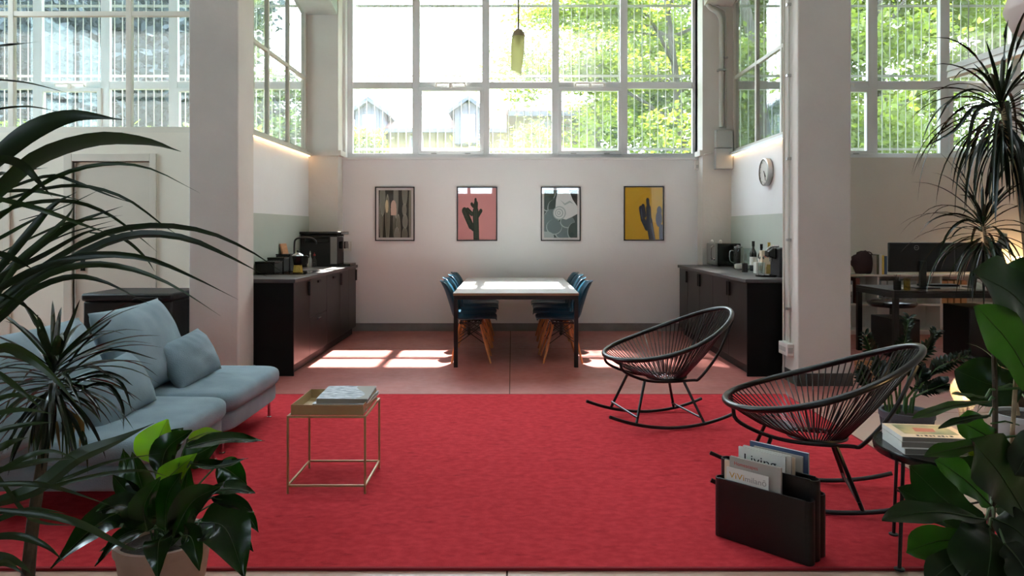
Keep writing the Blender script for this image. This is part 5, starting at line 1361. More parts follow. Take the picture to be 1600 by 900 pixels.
# ---- strap-leaved dracaenas --------------------------------------------------------
def rosette(t, c, n, L0, L1, w, seed, mats, el=(1.35, -.5), droop=1.9, az=None, nseg=10, skip=None):
    rnd_ = random.Random(seed); c = Vector(c)
    for k in range(n):
        f = k / (n - 1); th = el[0] + (el[1] - el[0]) * f + rnd_.uniform(-.15, .15)
        a = k * 2.39996 + rnd_.uniform(-.25, .25); L_ = rnd_.uniform(L0, L1) * (.75 + .35 * math.sin(math.pi * min(1, f + .2)))
        d = Vector((math.cos(a) * math.cos(th), math.sin(a) * math.cos(th), math.sin(th)))
        p = c + Vector((0, 0, -.16 * f * (L1 / .5))) + d * .015; pts = [p.copy()]; st = L_ / nseg
        dr = droop * rnd_.uniform(.6, 1.3) * (.35 + .75 * f)
        for s_ in range(nseg):
            d = (d + Vector((0, 0, -dr * st * (.6 + s_ / nseg)))).normalized(); p = p + d * st; pts.append(p.copy())
        if skip and skip(pts): continue
        out = Vector((d.x, d.y, 0)); hint = Vector((0, 0, 1)) * .6 + Vector((math.cos(a), math.sin(a), 0)) * .4
        blade([pts[0], pts[2], pts[4], pts[6], pts[8], pts[10]], w * rnd_.uniform(.75, 1.2), n=nseg, fold=.35, peak=.3, hint=hint).build('leaf', mats[(k * 7) % len(mats)], t)

DB = Vector(((38 - 800) / FPX * 2.28, 2.28, 0)); dc = at(84, 585, 2.40)
t = thing('dracaena', 'spiky dracaena with glossy drooping leaves in front of the sofa', 'dracaena', DB, group='potted plants around the seating')
pot(t, DB, .10, .13, .15, 'pot_terracotta', soil=.02)
MB().tube(spline([DB + Vector((0, 0, .12)), at(50, 830, 2.30), at(66, 720, 2.36), dc + Vector((0, 0, -.03))], 14), [.021, .021, .020, .020, .019, .019, .018, .018, .017, .017, .016, .015, .015, .014, .013], 9).build('trunk', 'trunk_brown', t)
rosette(t, dc + Vector((0, 0, .03)), 92, .24, .36, .020, 3, ['dracaena_leaf', 'dracaena_leaf_b', 'dracaena_leaf'], el=(.95, -.75), droop=5.2)
for pp, w_ in (([(86, 585), (98, 540), (112, 505), (125, 468)], 13), ([(92, 590), (130, 540), (170, 505), (172, 500)], 6), ([(90, 600), (140, 560), (185, 547), (246, 562)], 6), ([(95, 610), (150, 588), (190, 600), (206, 642)], 7),
               ([(95, 600), (150, 582), (185, 588), (208, 603)], 6), ([(95, 620), (160, 600), (190, 630), (193, 672)], 7), ([(85, 590), (78, 545), (62, 500), (58, 492)], 7), ([(84, 590), (84, 548), (88, 522)], 9)):
    blade([at(x, y, 2.46 - .02 * i) for i, (x, y) in enumerate(pp)], w_ / FPX * 2.46, n=12, fold=.3).build('leaf', 'dracaena_leaf', t)
rr = random.Random(5)
for k in range(12):     # withered leaves hanging from the crown
    x = rr.uniform(50, 135); y = rr.uniform(650, 690); Y_ = 2.48 + rr.uniform(-.05, .05)
    blade([at(x * .6 + 34, y - 20, 2.48), at(x, y, Y_), at(x + rr.uniform(-4, 4), y + rr.uniform(30, 80), Y_)], .011, n=8).build('withered_leaf', 'dry_leaf' if k % 3 else 'dracaena_leaf_b', t)

# ---- peace lily -------------------------------------------------------------------
LB = Vector(((256 - 800) / FPX * 2.58, 2.58, 0))
t = thing('peace_lily', 'peace lily with broad glossy leaves in a pale clay pot', 'plant', LB, group='potted plants around the seating')
pot(t, LB, .125, .158, .262, 'pot_terracotta', soil=.035)
LL = [ # base, mid, tip in pixels; width px; depth base, tip; material; hint tilt
 ((238, 724), (246, 690), (262, 655), 56, 2.66, 2.72, 'lily_leaf_light', (0, -1, .1)), ((252, 715), (268, 690), (286, 668), 34, 2.74, 2.8, 'lily_leaf', (0, -1, .2)), ((288, 700), (350, 686), (414, 689), 24, 2.6, 2.62, 'lily_leaf', (0, -.5, .85)), ((292, 690), (318, 678), (348, 675), 20, 2.7, 2.74, 'lily_leaf_light', (0, -.5, .8)),
 ((286, 722), (312, 708), (345, 690), 40, 2.66, 2.7, 'lily_leaf', (0, -.9, .4)), ((246, 762), (272, 738), (308, 708), 34, 2.56, 2.6, 'lily_leaf_light', (.1, -.9, .35)), ((296, 724), (345, 728), (388, 716), 22, 2.58, 2.55, 'lily_leaf', (0, -.3, .95)),
 ((340, 726), (362, 738), (386, 757), 40, 2.6, 2.6, 'lily_leaf', (.2, -1, .1)), ((322, 768), (362, 764), (399, 770), 28, 2.5, 2.46, 'lily_leaf', (0, -.4, .9)), ((330, 778), (368, 786), (398, 802), 22, 2.5, 2.45, 'lily_leaf', (0, -.5, .8)),
 ((345, 782), (385, 805), (404, 832), 18, 2.52, 2.48, 'lily_leaf', (.2, -.8, .5)), ((312, 816), (352, 826), (382, 902), 68, 2.46, 2.36, 'lily_leaf', (.35, -.7, .62)), ((244, 798), (170, 808), (78, 888), 56, 2.5, 2.36, 'lily_leaf', (-.3, -.75, .6)),
 ((236, 822), (190, 838), (148, 885), 22, 2.48, 2.4, 'lily_leaf', (-.2, -.7, .6)), ((228, 826), (196, 842), (155, 862), 18, 2.5, 2.45, 'lily_leaf', (-.2, -.7, .6)), ((250, 740), (262, 700), (300, 672), 40, 2.62, 2.66, 'lily_leaf', (0, -.85, .5)),
 ((240, 820), (222, 760), (206, 706), 44, 2.6, 2.66, 'lily_leaf', (0, -1, .2)), ((258, 830), (262, 775), (285, 738), 46, 2.5, 2.5, 'lily_leaf', (0, -1, .3)), ((270, 840), (300, 785), (345, 760), 44, 2.48, 2.46, 'lily_leaf', (0, -.9, .4)),
 ((230, 830), (226, 790), (250, 745), 40, 2.46, 2.42, 'lily_leaf', (0, -1, .2)), ((255, 838), (248, 850), (246, 905), 40, 2.44, 2.34, 'lily_leaf', (0, -.9, .4)), ((285, 836), (300, 842), (312, 892), 34, 2.44, 2.36, 'lily_leaf', (.1, -.9, .3)),
 ((275, 800), (288, 770), (296, 720), 30, 2.64, 2.7, 'lily_leaf', (0, -1, .2)), ((230, 800), (200, 770), (176, 742), 30, 2.6, 2.64, 'lily_leaf', (0, -.9, .4)), ((240, 790), (205, 745), (192, 700), 30, 2.68, 2.74, 'lily_leaf', (0, -1, .2)),
 ((222, 806), (190, 790), (150, 800), 36, 2.48, 2.42, 'lily_leaf', (0, -.6, .8)), ((350, 800), (378, 838), (396, 862), 16, 2.54, 2.5, 'lily_leaf', (.3, -.8, .4))]
for j, (p0, p1, p2, w_, ya, yb, m_, h_) in enumerate(LL):
    A, B_, C_ = at(*p0, ya), at(*p1, (ya + yb) / 2), at(*p2, yb)
    b, path = broad(A, B_, C_, w_ * 1.28 / FPX * (ya + yb) / 2, hint=Vector(h_), cup=.16, wave=.035, seed=j)
    lf = b.build('leaf', m_, t); midrib(path, .002, lf, hint=Vector(h_))
    s0 = LB + Vector((.03 * math.cos(j * 2.4), .03 * math.sin(j * 2.4), .225))
    MB().tube(spline([s0, s0.lerp(A, .5) + Vector((0, 0, .03)), A, A.lerp(B_, .1)], 8), .0035, 5).build('leaf_stalk', 'stem_green', t)

# ---- fiddle-leaf fig at the right edge ----------------------------------------------
FB = Vector(((1548 - 800) / FPX * 1.95, 1.95, 0))
t = thing('fiddle_leaf_fig', 'fiddle-leaf fig with big leathery leaves at the right edge', 'fig tree', FB, group='potted plants around the seating')
pot(t, FB, .13, .16, .30, 'pot_black')
stem = [FB + Vector((0, 0, .26)), at(1546, 890, 1.95), at(1552, 760, 1.96), at(1555, 640, 1.97), at(1553, 520, 1.98), at(1556, 450, 1.98)]
MB().tube(spline(stem, 20), [.0105 - .00028 * i for i in range(21)], 8).build('stem', 'trunk_brown', t)
stk = thing('bamboo_stake', 'thin bamboo stake tied beside the fig stem', 'stake', FB + Vector((.06, .03, .27)))
MB().tube([FB + Vector((.055, .03, .27)), at(1581, 690, 1.99), at(1592, 520, 2.0)], .006, 7).build('cane', 'trunk_tan', stk)
MB().tube([at(1548, 662, 1.95), at(1571, 658, 1.95), at(1592, 664, 2.03)], .0025, 5).build('tie', 'stem_green', stk)
FF = [
 ((1632, 520), (1585, 462), (1522, 427), 84, 1.98, 1.9, 'ficus_leaf', (0, -.9, .45)), ((1624, 618), (1580, 540), (1525, 478), 62, 1.95, 1.86, 'ficus_leaf_light', (-.2, -.95, .2)), ((1600, 605), (1550, 602), (1492, 578), 70, 2.03, 2.1, 'ficus_leaf', (0, -1, .25)),
 ((1545, 628), (1490, 634), (1424, 655), 20, 1.96, 1.86, 'ficus_leaf_light', (0, -.25, 1)), ((1540, 622), (1515, 618), (1486, 616), 14, 1.9, 1.82, 'ficus_leaf_light', (0, -.3, 1)), ((1546, 650), (1512, 655), (1466, 669), 16, 1.94, 1.84, 'ficus_leaf', (0, -.25, 1)),
 ((1558, 690), (1525, 672), (1494, 654), 46, 1.96, 1.96, 'ficus_leaf_light', (0, -.9, .4)), ((1600, 800), (1562, 740), (1518, 688), 86, 1.9, 1.82, 'ficus_leaf', (0, -.95, .3)), ((1555, 690), (1500, 700), (1444, 713), 26, 1.92, 1.82, 'ficus_leaf_light', (0, -.5, .85)),
 ((1548, 790), (1510, 752), (1462, 718), 46, 1.9, 1.84, 'ficus_leaf_light', (.1, -.85, .5)), ((1540, 830), (1480, 785), (1420, 728), 62, 1.92, 1.9, 'ficus_leaf', (0, -.9, .4)), ((1545, 826), (1470, 800), (1402, 762), 46, 2.0, 2.04, 'ficus_leaf', (0, -.8, .5)),
 ((1540, 812), (1460, 800), (1378, 812), 40, 1.86, 1.74, 'ficus_leaf', (0, -.45, .9)), ((1530, 848), (1470, 845), (1416, 862), 46, 1.9, 1.84, 'ficus_leaf_light', (0, -.7, .6)), ((1546, 826), (1548, 860), (1536, 945), 112, 1.86, 1.72, 'ficus_leaf', (0, -.8, .6)),
 ((1525, 868), (1490, 880), (1448, 912), 46, 1.82, 1.74, 'ficus_leaf', (-.2, -.6, .8)), ((1640, 690), (1612, 700), (1586, 742), 60, 1.9, 1.84, 'ficus_leaf', (0, -1, .2)), ((1552, 810), (1590, 830), (1640, 880), 80, 1.88, 1.8, 'ficus_leaf', (.2, -.8, .55)),
 ((1552, 770), (1578, 800), (1612, 850), 56, 2.0, 2.05, 'ficus_leaf', (.1, -.9, .4)), ((1552, 700), (1590, 730), (1630, 790), 50, 2.04, 2.08, 'ficus_leaf', (.1, -.9, .4)), ((1556, 560), (1590, 570), (1640, 620), 46, 2.02, 2.04, 'ficus_leaf', (.1, -.9, .4)),
 ((1556, 470), (1590, 440), (1640, 430), 60, 2.0, 2.0, 'ficus_leaf', (.1, -.9, .4)), ((1550, 760), (1530, 735), (1500, 742), 40, 2.05, 2.1, 'ficus_leaf', (0, -.9, .4)), ((1570, 850), (1595, 880), (1620, 930), 70, 1.78, 1.72, 'ficus_leaf', (.1, -.8, .5))]
for j, (p0, p1, p2, w_, ya, yb, m_, h_) in enumerate(FF):
    A, B_, C_ = at(*p0, ya), at(*p1, (ya + yb) / 2), at(*p2, yb)
    b, path = broad(A, B_, C_, w_ * 1.2 / FPX * (ya + yb) / 2, hint=Vector(h_), cup=.10, wave=.06, seed=j, shape='ficus')
    lf = b.build('leaf', m_, t); midrib(path, .0028, lf, hint=Vector(h_))
    sp = min(spline(stem, 40), key=lambda q: (q - A).length + abs(q.z - A.z) * .4)
    MB().tube([sp, sp.lerp(A, .5) + Vector((0, 0, .012)), A], .0035, 5).build('leaf_stalk', 'stem_green', t)

# ---- ZZ plant in a ribbed grey pot ---------------------------------------------------
ZB = Vector((2.40, 4.32, 0))
t = thing('zz_plant', 'dark glossy ZZ plant in a ribbed grey pot beside the rug', 'plant', ZB, group='potted plants around the seating')
pot(t, ZB, .115, .145, .275, 'pot_grey', ribs=40, soil=.02, rim=.016)
zz = [([(1405, 622), (1408, 570), (1413, 535), (1420, 498)], 4.32), ([(1395, 624), (1380, 590), (1366, 560), (1352, 524)], 4.40), ([(1425, 622), (1448, 590), (1470, 572), (1512, 556)], 4.25), ([(1412, 622), (1425, 575), (1448, 545), (1462, 520)], 4.45),
      ([(1390, 622), (1378, 605), (1372, 590), (1374, 570)], 4.22), ([(1415, 625), (1430, 605), (1436, 590), (1440, 575)], 4.2), ([(1402, 625), (1398, 598), (1402, 580), (1412, 560)], 4.18), ([(1420, 625), (1445, 612), (1462, 605), (1478, 600)], 4.3), ([(1385, 626), (1365, 612), (1352, 596), (1345, 575)], 4.35)]
for j, (pp, Y_) in enumerate(zz):
    path = spline([at(x, y, Y_ + (.0 if i else (ZB.y - Y_) * .8)) for i, (x, y) in enumerate(pp)], 18)
    path[0].z = .262
    st = MB().tube(path, [.008 - .0003 * i for i in range(19)], 6).build('stem', 'stem_green', t)
    for i in range(4, 19):
        tg = (path[min(18, i + 1)] - path[i - 1]).normalized()
        for s in (-1, 1):
            sd = tg.cross(Vector((math.sin(j * 2 + i * .6), -1, .3))).normalized() * s
            L_ = .075 * (1 - .35 * abs(i - 11) / 8); p = path[i]; e = p + (sd * .75 + tg * .6).normalized() * L_
            b, _ = broad(p, p.lerp(e, .5) + Vector((0, -.004, .006)), e, L_ * .46, hint=Vector((.2 * s, -.7, .7)), n=6, m=4, cup=.2)
            b.build('leaflet', 'zz_leaf', st)

# ---- tall dracaena in the office corner -----------------------------------------------
TB = Vector((3.12, 4.32, 0)); 
t = thing('dracaena', 'tall dracaena with two shaggy crowns on bare canes at the right', 'dracaena', TB, group='potted plants around the seating')
pot(t, TB, .13, .165, .255, 'pot_silver', soil=.02, rim=.014)
c1 = at(1564, 158, 4.3); c2 = at(1536, 345, 4.45)
MB().tube(spline([TB + Vector((.02, 0, .22)), at(1612, 520, 4.32), at(1596, 330, 4.31), c1], 18), [.020 - .0004 * i for i in range(19)], 9).build('trunk', 'trunk_tan', t)
MB().tube(spline([TB + Vector((-.03, .02, .22)), at(1575, 560, 4.38), at(1572, 470, 4.42), at(1545, 400, 4.45), c2], 18), [.017 - .0004 * i for i in range(19)], 9).build('trunk', 'trunk_tan', t)
rosette(t, c1 + Vector((0, 0, .0)), 92, .44, .72, .024, 17, ['dracaena_leaf'], el=(1.2, -1.0), droop=6.8)
rosette(t, c2 + Vector((0, 0, .0)), 76, .34, .54, .020, 29, ['dracaena_leaf', 'dracaena_leaf', 'dracaena_leaf_b'], el=(1.3, -.9), droop=5.6)
for pp, Y_, w_ in (([(1564, 155), (1556, 120), (1548, 90), (1540, 62)], 4.3, 8), ([(1564, 155), (1548, 130), (1533, 112), (1520, 98)], 4.28, 6), ([(1562, 160), (1520, 170), (1490, 205), (1440, 232)], 4.25, 7), ([(1562, 158), (1520, 140), (1485, 158), (1462, 195)], 4.3, 5), ([(1562, 162), (1525, 175), (1512, 230), (1506, 278)], 4.22, 6),
                   ([(1536, 345), (1528, 322), (1515, 308), (1498, 304)], 4.45, 5), ([(1536, 345), (1545, 320), (1562, 300), (1570, 290)], 4.45, 6), ([(1536, 350), (1500, 335), (1470, 338), (1445, 350)], 4.45, 4), ([(1536, 350), (1505, 345), (1478, 370), (1462, 420)], 4.42, 5)):
    blade([at(x, y, Y_) for x, y in pp], w_ / FPX * Y_, n=12, fold=.3).build('leaf', 'dracaena_leaf', t)
# ---- small spider plant behind -------------------------------------------------------
SB = Vector((3.62, 5.15, 0))
t = thing('spider_plant', 'small striped spider plant in a brown pot on the office floor', 'plant', SB, group='potted plants around the seating')
pot(t, SB, .10, .125, .20, 'trunk_brown', soil=.02)
leafmat('spider_leaf', srgb(130, 146, 112), srgb(150, 180, 110), rough=.3, tw=.2, scale=20)
rosette(t, SB + Vector((0, 0, .27)), 46, .28, .46, .018, 41, ['spider_leaf', 'dracaena_leaf_b'], el=(1.35, .1), droop=5.0)
# ------------------------------------------------------------------ office beyond the right column
mat('shelf_white', srgb(214, 210, 202), rough=.5)
mat('desk_top', srgb(34, 30, 29), rough=.35)
mat('folder_rust', srgb(112, 66, 54), rough=.7); mat('binder_grey', srgb(136, 142, 140), rough=.6); mat('binder_tan', srgb(186, 140, 92), rough=.7)
mat('bag_maroon', srgb(54, 32, 38), rough=.8, bump=.5, bscale=14)
mat('screen_black', srgb(8, 8, 9), rough=.4)
# low shelving along the back wall
sx0, sx1, sy0, sy1 = 3.05, 7.6, 9.26, 9.58
t = thing('shelf_unit', 'long low white open shelving along the office wall', 'shelving', ((sx0 + sx1) / 2, 9.42, 0))
def shz(y, Y=9.26): return CAMZ - (y - HZ) / FPX * Y
z_top, z_mid, z_low = shz(429), shz(475), .06
for z in (z_top, z_mid, z_low): box(sx0, sx1, sy0, sy1, z - .022, z).build('shelf_board', 'shelf_white', t, bevel=.001)
divs = [sx0, (1371 - 800) / FPX * 9.26, (1469 - 800) / FPX * 9.26, 6.4, 7.58]
for x in divs: 
    for a, c_ in ((z_mid + .0002, z_top - .0222), (z_low + .0002, z_mid - .0222)): box(x, x + .022, sy0 + .001, sy1 - .001, a, c_).build('upright', 'shelf_white', t, bevel=.001)
box(sx0, sx1, sy1 - .006, sy1 + .001, .05, z_top - .023).build('back_panel', 'shelf_white', t, smooth=False)
box(sx0, sx1, sy0 + .03, sy0 + .05, 0, z_low - .0222).build('kick_board', 'shelf_white', t, smooth=False)
def binder(x, z, m, label, h_=.30):
    k = thing('ring_binder', label, 'binder', (x + .035, 9.4, z), group='ring binders on the office shelves')
    box(x, x + .07, sy0 + .03, sy0 + .28, z + .0005, z + h_).build('cover', m, k, bevel=.003)
    MB().cyl((x + .035, sy0 + .0301, z + .10), (x + .035, sy0 + .028, z + .10), .014, n=12).build('finger_hole', 'ink_black', k)
    box(x + .012, x + .058, sy0 + .0285, sy0 + .0299, z + .16, z + .25).build('spine_label', 'paper_white', k, smooth=False)
zs_ = z_mid
nth = ['first', 'second', 'third', 'fourth', 'fifth', 'sixth']
for j, x in enumerate((4.31, 4.39)): binder(x, zs_, 'binder_grey', 'grey ring binder in the shelf bay beside the column, %s from the left' % nth[j])
for j, x in enumerate((4.83, 4.915, 5.05, 5.135, 5.22)): binder(x, zs_, 'binder_grey', 'grey ring binder in the shelf bay behind the desk, %s from the left' % nth[j])
for j, x in enumerate((5.62, 5.70, 5.79, 5.88)): binder(x, zs_, 'binder_tan', 'tan ring binder in the shelf bay behind the dark monitor, %s from the left' % nth[j])
box(4.50, 4.56, sy0 + .03, sy0 + .27, zs_ + .0005, zs_ + .34)
k = one('folder', box(4.50, 4.55, sy0 + .03, sy0 + .27, zs_ + .0005, zs_ + .335), 'folder_rust', 'thin rust brown folder standing beside the grey binders', 'folder', bevel=.002)
# bag and books on top
def blob(label):
    rnd_ = random.Random(8); c_ = at(1353, 409, 9.42); b = MB(); n, m = 18, 12
    for i in range(m + 1):
        for j in range(n):
            th = math.pi * i / m; a = 2 * math.pi * j / n
            s_ = 1 + .07 * math.sin(3 * a + i) + .06 * math.sin(5 * a - 2 * i)
            b.v.append((c_.x + .19 * s_ * math.sin(th) ** .6 * math.cos(a), c_.y + .10 * math.sin(th) ** .6 * math.sin(a), max(z_top + .0005, z_top + .145 + .150 * math.cos(th) * s_ - .05 * max(0, math.cos(a)) * (math.cos(th) > 0))))
    b.f = [(i * n + j, (i + 1) * n + j, (i + 1) * n + (j + 1) % n, i * n + (j + 1) % n) for i in range(m) for j in range(n)]; b.mi = [0] * len(b.f)
    k = thing('handbag', label, 'bag', (c_.x, c_.y, z_top))
    b.build('body', 'bag_maroon', k)
    MB().tube(spline([(c_.x - .09, 9.36, z_top + .25), (c_.x - .06, 9.36, z_top + .29), (c_.x + .03, 9.36, z_top + .285), (c_.x + .07, 9.36, z_top + .22)], 10), .008, 6).build('handle', 'bag_maroon', k)
blob('dark maroon bag slumped on the shelving beside the column')
for j, (x, w_, h_, m_, lab) in enumerate(((4.735, .03, .25, 'cover_grey', 'grey book beside the maroon bag, first of the row'), (4.768, .028, .26, 'pr_olive', 'olive book second of the row beside the bag'), (4.80, .035, .265, 'cover_white', 'white book third of the row beside the bag'),
                                  (4.84, .025, .25, 'pr_gold', 'yellow book fourth of the row beside the bag'), (4.868, .035, .24, 'cover_blue', 'blue book last of the row, next to the monitor'))):
    k = thing('book', lab, 'book', (x + w_ / 2, 9.4, z_top), group='books standing on the office shelving')
    box(x, x + w_ - .002, sy0 + .02, sy0 + .20, z_top + .0005, z_top + h_).build('cover', m_, k, bevel=.002)
    box(x + .003, x + w_ - .005, sy0 + .022, sy0 + .201, z_top + h_ + .0001, z_top + h_ + .001).build('pages', 'page_edge', k, smooth=False)
# desk
dx0, dx1, dy0, dy1, dz = 3.93, 6.6, 7.30, 8.12, .742
t = thing('desk', 'black steel desk with a dark top in the office', 'desk', ((dx0 + dx1) / 2, (dy0 + dy1) / 2, 0))
box(dx0, dx1, dy0, dy1, dz - .025, dz).build('desktop', 'desk_top', t, bevel=.002)
b = MB(); w = .05
b.box(dx0, dx1, dy0, dy0 + w, dz - .075, dz - .0252).box(dx0, dx1, dy1 - w, dy1, dz - .075, dz - .0252).box(dx0, dx0 + w, dy0 + w, dy1 - w, dz - .075, dz - .0252).box(dx1 - w, dx1, dy0 + w, dy1 - w, dz - .075, dz - .0252)
b.build('frame', 'black_metal', t, bevel=.002)
for x in (dx0, dx1 - w):
    for y in (dy0, dy1 - w): box(x, x + w, y, y + w, 0, dz - .0755).build('leg', 'black_metal', t, bevel=.002)
# monitors seen from behind
def monitor(label, x0, x1, y, z0, z1, logo=None):
    k = thing('monitor', label, 'monitor', ((x0 + x1) / 2, y + .1, dz), group='monitors on the office desk')
    box(x0, x1, y, y + .035, z0, z1).build('housing', 'screen_black', k, bevel=.008)
    box(x0 + .012, x1 - .012, y + .0352, y + .037, z0 + .02, z1 - .012).build('screen', 'black_gloss', k, smooth=False)
    m_ = (x0 + x1) / 2
    box(m_ - .035, m_ + .035, y - .03, y - .0005, dz + .012, z0 + .12).build('stand', 'black_metal', k, bevel=.004)
    box(m_ - .13, m_ + .13, y - .12, y + .10, dz + .0005, dz + .0118).build('foot', 'black_metal', k, bevel=.004)
    if logo:
        p = at(1432, 387, y); b = MB(); b.lathe([(.026, 0), (.026, .0008), (.022, .0008), (.022, 0)], (p.x, y - .0006, p.z), 28, cap=False, M=Matrix.Rotation(math.pi / 2, 4, 'X'))
        lettering(b, logo, .016, (p.x - .019, y - .0012, p.z - .0055), (1, 0, 0), (0, 0, 1), width=.038); b.build('logo', 'steel', k, smooth=False)
mz0, mz1 = CAMZ - (425 - HZ) / FPX * 7.70, CAMZ - (379 - HZ) / FPX * 7.70
monitor('wide black monitor with a round silver logo, seen from behind', (1389 - 800) / FPX * 7.70, (1492 - 800) / FPX * 7.70, 7.70, mz0, mz1, 'DELL')
monitor('second black monitor behind the drooping spiky plant', (1494 - 800) / FPX * 7.72, (1566 - 800) / FPX * 7.72, 7.72, mz0, mz1 + .0)
# desk clutter
c = at(1402, 445, 7.42); k = thing('pencil_cup', 'dark pencil cup at the front edge of the office desk', 'cup', (c.x, 7.42, dz + .0005))
MB().lathe([(.034, 0), (.037, .005), (.037, .095), (.034, .095), (.032, .008), (0, .008)], (c.x, 7.42, dz + .0005), 16).build('cup', 'black_soft', k)
for j in range(5):
    a = j * 1.3; one('pencil', MB().tube([(c.x + .012 * math.cos(a), 7.42 + .012 * math.sin(a), dz + .012), (c.x + .03 * math.cos(a), 7.42 + .03 * math.sin(a), dz + .16)], .0035, 6), ('cover_blue', 'black_gloss', 'binder_grey', 'black_metal', 'ink_grey')[j], ('blue pen', 'glossy black pen', 'pale grey pencil', 'matt black pencil', 'warm grey pencil')[j] + ' standing in the dark cup on the office desk', 'pencil', group='pencils in the office cup')
c = at(1417, 450, 7.38); one('drinking_glass', MB().lathe([(.028, 0), (.032, .005), (.036, .12), (.034, .12), (.029, .01), (0, .01)], (c.x, 7.38, dz + .0005), 18), 'amber_glass', 'amber drinking glass beside the pencil cup on the office desk', 'glass')
one('phone', box(4.10, 4.18, 7.50, 7.64, dz + .0005, dz + .010), 'white_plastic', 'white phone lying on the left of the office desk', 'phone', bevel=.003)
one('keyboard', box(4.55, 4.95, 7.86, 7.99, dz + .0005, dz + .022), 'black_soft', 'dark keyboard behind the wide monitor', 'keyboard', bevel=.004)
one('paper_sheet', box(4.72, 4.93, 7.36, 7.60, dz + .0005, dz + .006), 'cover_grey', 'pile of grey sheets on the office desk under the monitor', 'papers')
k = thing('desk_telephone', 'pale office telephone on the desk in front of the second monitor', 'telephone', (5.02, 7.48, dz + .0005))
b = MB(); b.prism([(4.92, 7.40, dz + .0005), (4.92, 7.58, dz + .0005), (4.92, 7.58, dz + .07), (4.92, 7.40, dz + .025)], (.18, 0, 0)); b.build('body', 'white_plastic', k, bevel=.006)
MB().tube(spline([(4.945, 7.40, dz + .05), (4.945, 7.47, dz + .075), (4.945, 7.58, dz + .095)], 6), .018, 8).build('handset', 'white_plastic', k)
# computers under the desk
def tower(label, x0, x1, y0, y1, h_):
    k = thing('computer_tower', label, 'computer', ((x0 + x1) / 2, (y0 + y1) / 2, 0), group='black computers under the desk')
    box(x0, x1, y0, y1, .012, h_).build('case', 'black_matt', k, bevel=.005)
    box(x0 + .01, x1 - .01, y0 - .004, y0 - .0002, .03, h_ - .02).build('front_panel', 'black_gloss', k, bevel=.001)
    for x in (x0 + .03, x1 - .03):
        for y in (y0 + .04, y1 - .04): MB().cyl((x, y, 0), (x, y, .0125), .014, n=8).build('foot', 'black_matt', k)
tower('black computer tower under the left end of the office desk', 4.03, 4.32, 7.52, 7.98, .42)
p = at(1508, 530, 7.5)
tower('tall black cabinet standing under the right part of the office desk', 4.76, 5.10, 7.40, 7.85, .56)
# stool
c = Vector((4.52, 8.45, 0)); k = thing('office_stool', 'office stool with a shiny dark seat behind the desk', 'stool', c)
MB().lathe([(0, .46), (.24, .46), (.27, .49), (.27, .515), (.22, .54), (0, .548)], c, 26).build('seat', 'black_gloss', k)
MB().cyl(c + Vector((0, 0, .08)), c + Vector((0, 0, .46)), .028).build('column', 'black_metal', k)
for j in range(5):
    a = j * 2 * math.pi / 5; MB().tube([c + Vector((0, 0, .09)), c + Vector((.28 * math.cos(a), .28 * math.sin(a), .06))], [.02, .012], 8).build('leg', 'black_metal', k)
    MB().ball(c + Vector((.28 * math.cos(a), .28 * math.sin(a), .028)), .028, 10, 8).build('castor', 'black_matt', k)
# looping cable and wooden crate on the floor
one('floor_cable', MB().tube(spline([at(1438, 540, 7.6) * 1, Vector((4.55, 7.3, .012)), Vector((4.75, 7.15, .012)), Vector((4.98, 7.25, .012)), Vector((5.0, 7.38, .012))][1:], 20), .011, 6), 'black_soft', 'black cable looping over the floor under the desk', 'cable')
def crate(x0, x1, y0, y1, h_):
    k = thing('wooden_crate', 'low wooden crate on the floor beside the right column', 'crate', ((x0 + x1) / 2, (y0 + y1) / 2, 0))
    box(x0, x1, y0, y1, 0, .012).build('bottom', 'board_wood', k)
    for y in (y0, y1 - .012):
        for z in (.014, .066): box(x0, x1, y, y + .012, z, z + .045).build('slat', 'board_wood', k, bevel=.001)
    for x in (x0, x1 - .012):
        for z in (.014, .066): box(x, x + .012, y0 + .0125, y1 - .0125, z, z + .045).build('slat', 'board_wood', k, bevel=.001)
crate(3.30, 3.60, 6.55, 6.85, .11)
# desk lamp with a warm bulb
mat('lamp_grey', srgb(120, 122, 118), rough=.45); mat('bulb_warm', srgb(255, 210, 150), emit=(1.0, .62, .26), estr=22.0)
p = at(1575, 380, 9.05); c = Vector((p.x + .02, 9.30, z_top + .0005))
k = thing('desk_lamp', 'grey metal desk lamp shining warmly on the office wall', 'lamp', c)
MB().lathe([(.075, 0), (.075, .014), (.012, .022)], c, 20).build('base', 'lamp_grey', k)
MB().tube(spline([c + Vector((0, 0, .02)), c + Vector((.06, .02, .24)), c + Vector((.02, -.02, .46)), Vector((p.x, 9.14, p.z + .13))], 16), .008, 8).build('arm', 'lamp_grey', k)
T_ = Matrix.Rotation(math.radians(12), 4, 'X')
MB().lathe([(.03, .125), (.035, .09), (.05, .07), (.085, -.06), (.083, -.06), (.047, .06)], (p.x, 9.14, p.z), 24, M=T_).build('shade', 'lamp_grey', k)
MB().ball((p.x, 9.14, p.z - .035), .03, 12, 8).build('bulb', 'bulb_warm', k)
p2 = at(1600, 395, 9.2)
k = thing('globe_lamp', 'small warm glowing globe lamp on the shelving at the right edge', 'lamp', (p2.x + .1, 9.42, z_top + .0005))
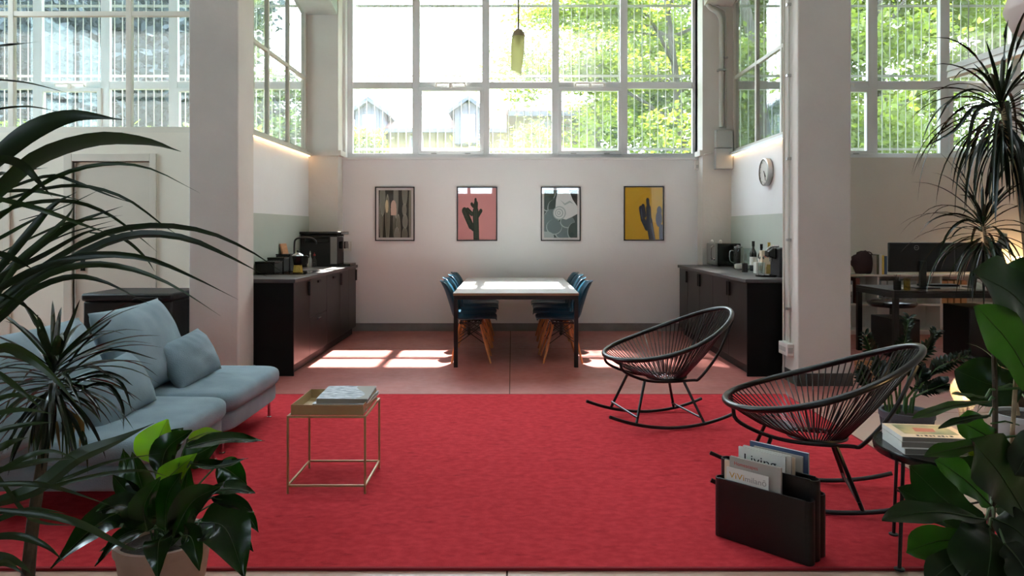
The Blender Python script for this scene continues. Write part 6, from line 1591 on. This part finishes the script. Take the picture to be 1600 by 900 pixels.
MB().lathe([(.05, 0), (.05, .012), (.014, .02), (.014, .09)], (p2.x + .1, 9.42, z_top + .0005), 16).build('base', 'lamp_grey', k)
MB().ball((p2.x + .1, 9.42, z_top + .16), .07, 16, 10).build('globe', 'bulb_warm', k)
# ceiling fittings
a_ = at(1487, 112, 6.6); e_ = at(1640, 60, 5.4); d_ = (e_ - a_).normalized()
k = thing('tube_light', 'long white fluorescent batten hanging over the office', 'lamp', a_.lerp(e_, .5))
u_ = d_; s_ = d_.cross(Vector((0, 0, 1))).normalized(); n_ = s_.cross(d_)
def lb(o0, w_, h0, h1): return [a_ + s_ * (-w_) + n_ * h0, a_ + s_ * w_ + n_ * h0, a_ + s_ * w_ * .8 + n_ * h1, a_ - s_ * w_ * .8 + n_ * h1]
b = MB(); b.prism(lb(0, .05, 0, .055), e_ - a_); b.build('housing', 'white_plastic', k, smooth=False)
b = MB(); b.prism(lb(0, .045, -.06, -.001), e_ - a_); b.build('diffuser', 'ceramic', k, smooth=False)
for q in (.05, .35, .7): 
    c_ = a_.lerp(e_, q); MB().tube([c_ + n_ * .05 - s_ * .055, c_ - n_ * .03 - s_ * .056], .006, 5).build('clip', 'black_metal', k)
for q in (.2, .8):
    c_ = a_.lerp(e_, q) + n_ * .055; MB().cyl(c_, Vector((c_.x, c_.y, RZ)), .004, n=6).build('hanger', 'steel', k)
mat('dome_pink', srgb(206, 190, 182), rough=.5)
c = at(1668, -5, 4.6); k = thing('dome_pendant', 'big pale dome pendant lamp cut by the top right corner', 'lamp', (c.x, c.y, c.z - .25))
R_ = 84 / FPX * 4.6
MB().lathe([(.04, R_ * .86), (R_ * .5, R_ * .72), (R_ * .85, R_ * .35), (R_, -.05), (R_ * .98, -R_ * .2), (R_ * .86, -R_ * .5), (R_ * .55, -R_ * .78), (.0, -R_ * .86)], c, 36).build('shade', 'dome_pink', k)
MB().cyl(c + Vector((0, 0, R_ * .86)), Vector((c.x, c.y, RZ)), .005, n=6).build('cord', 'black_soft', k)
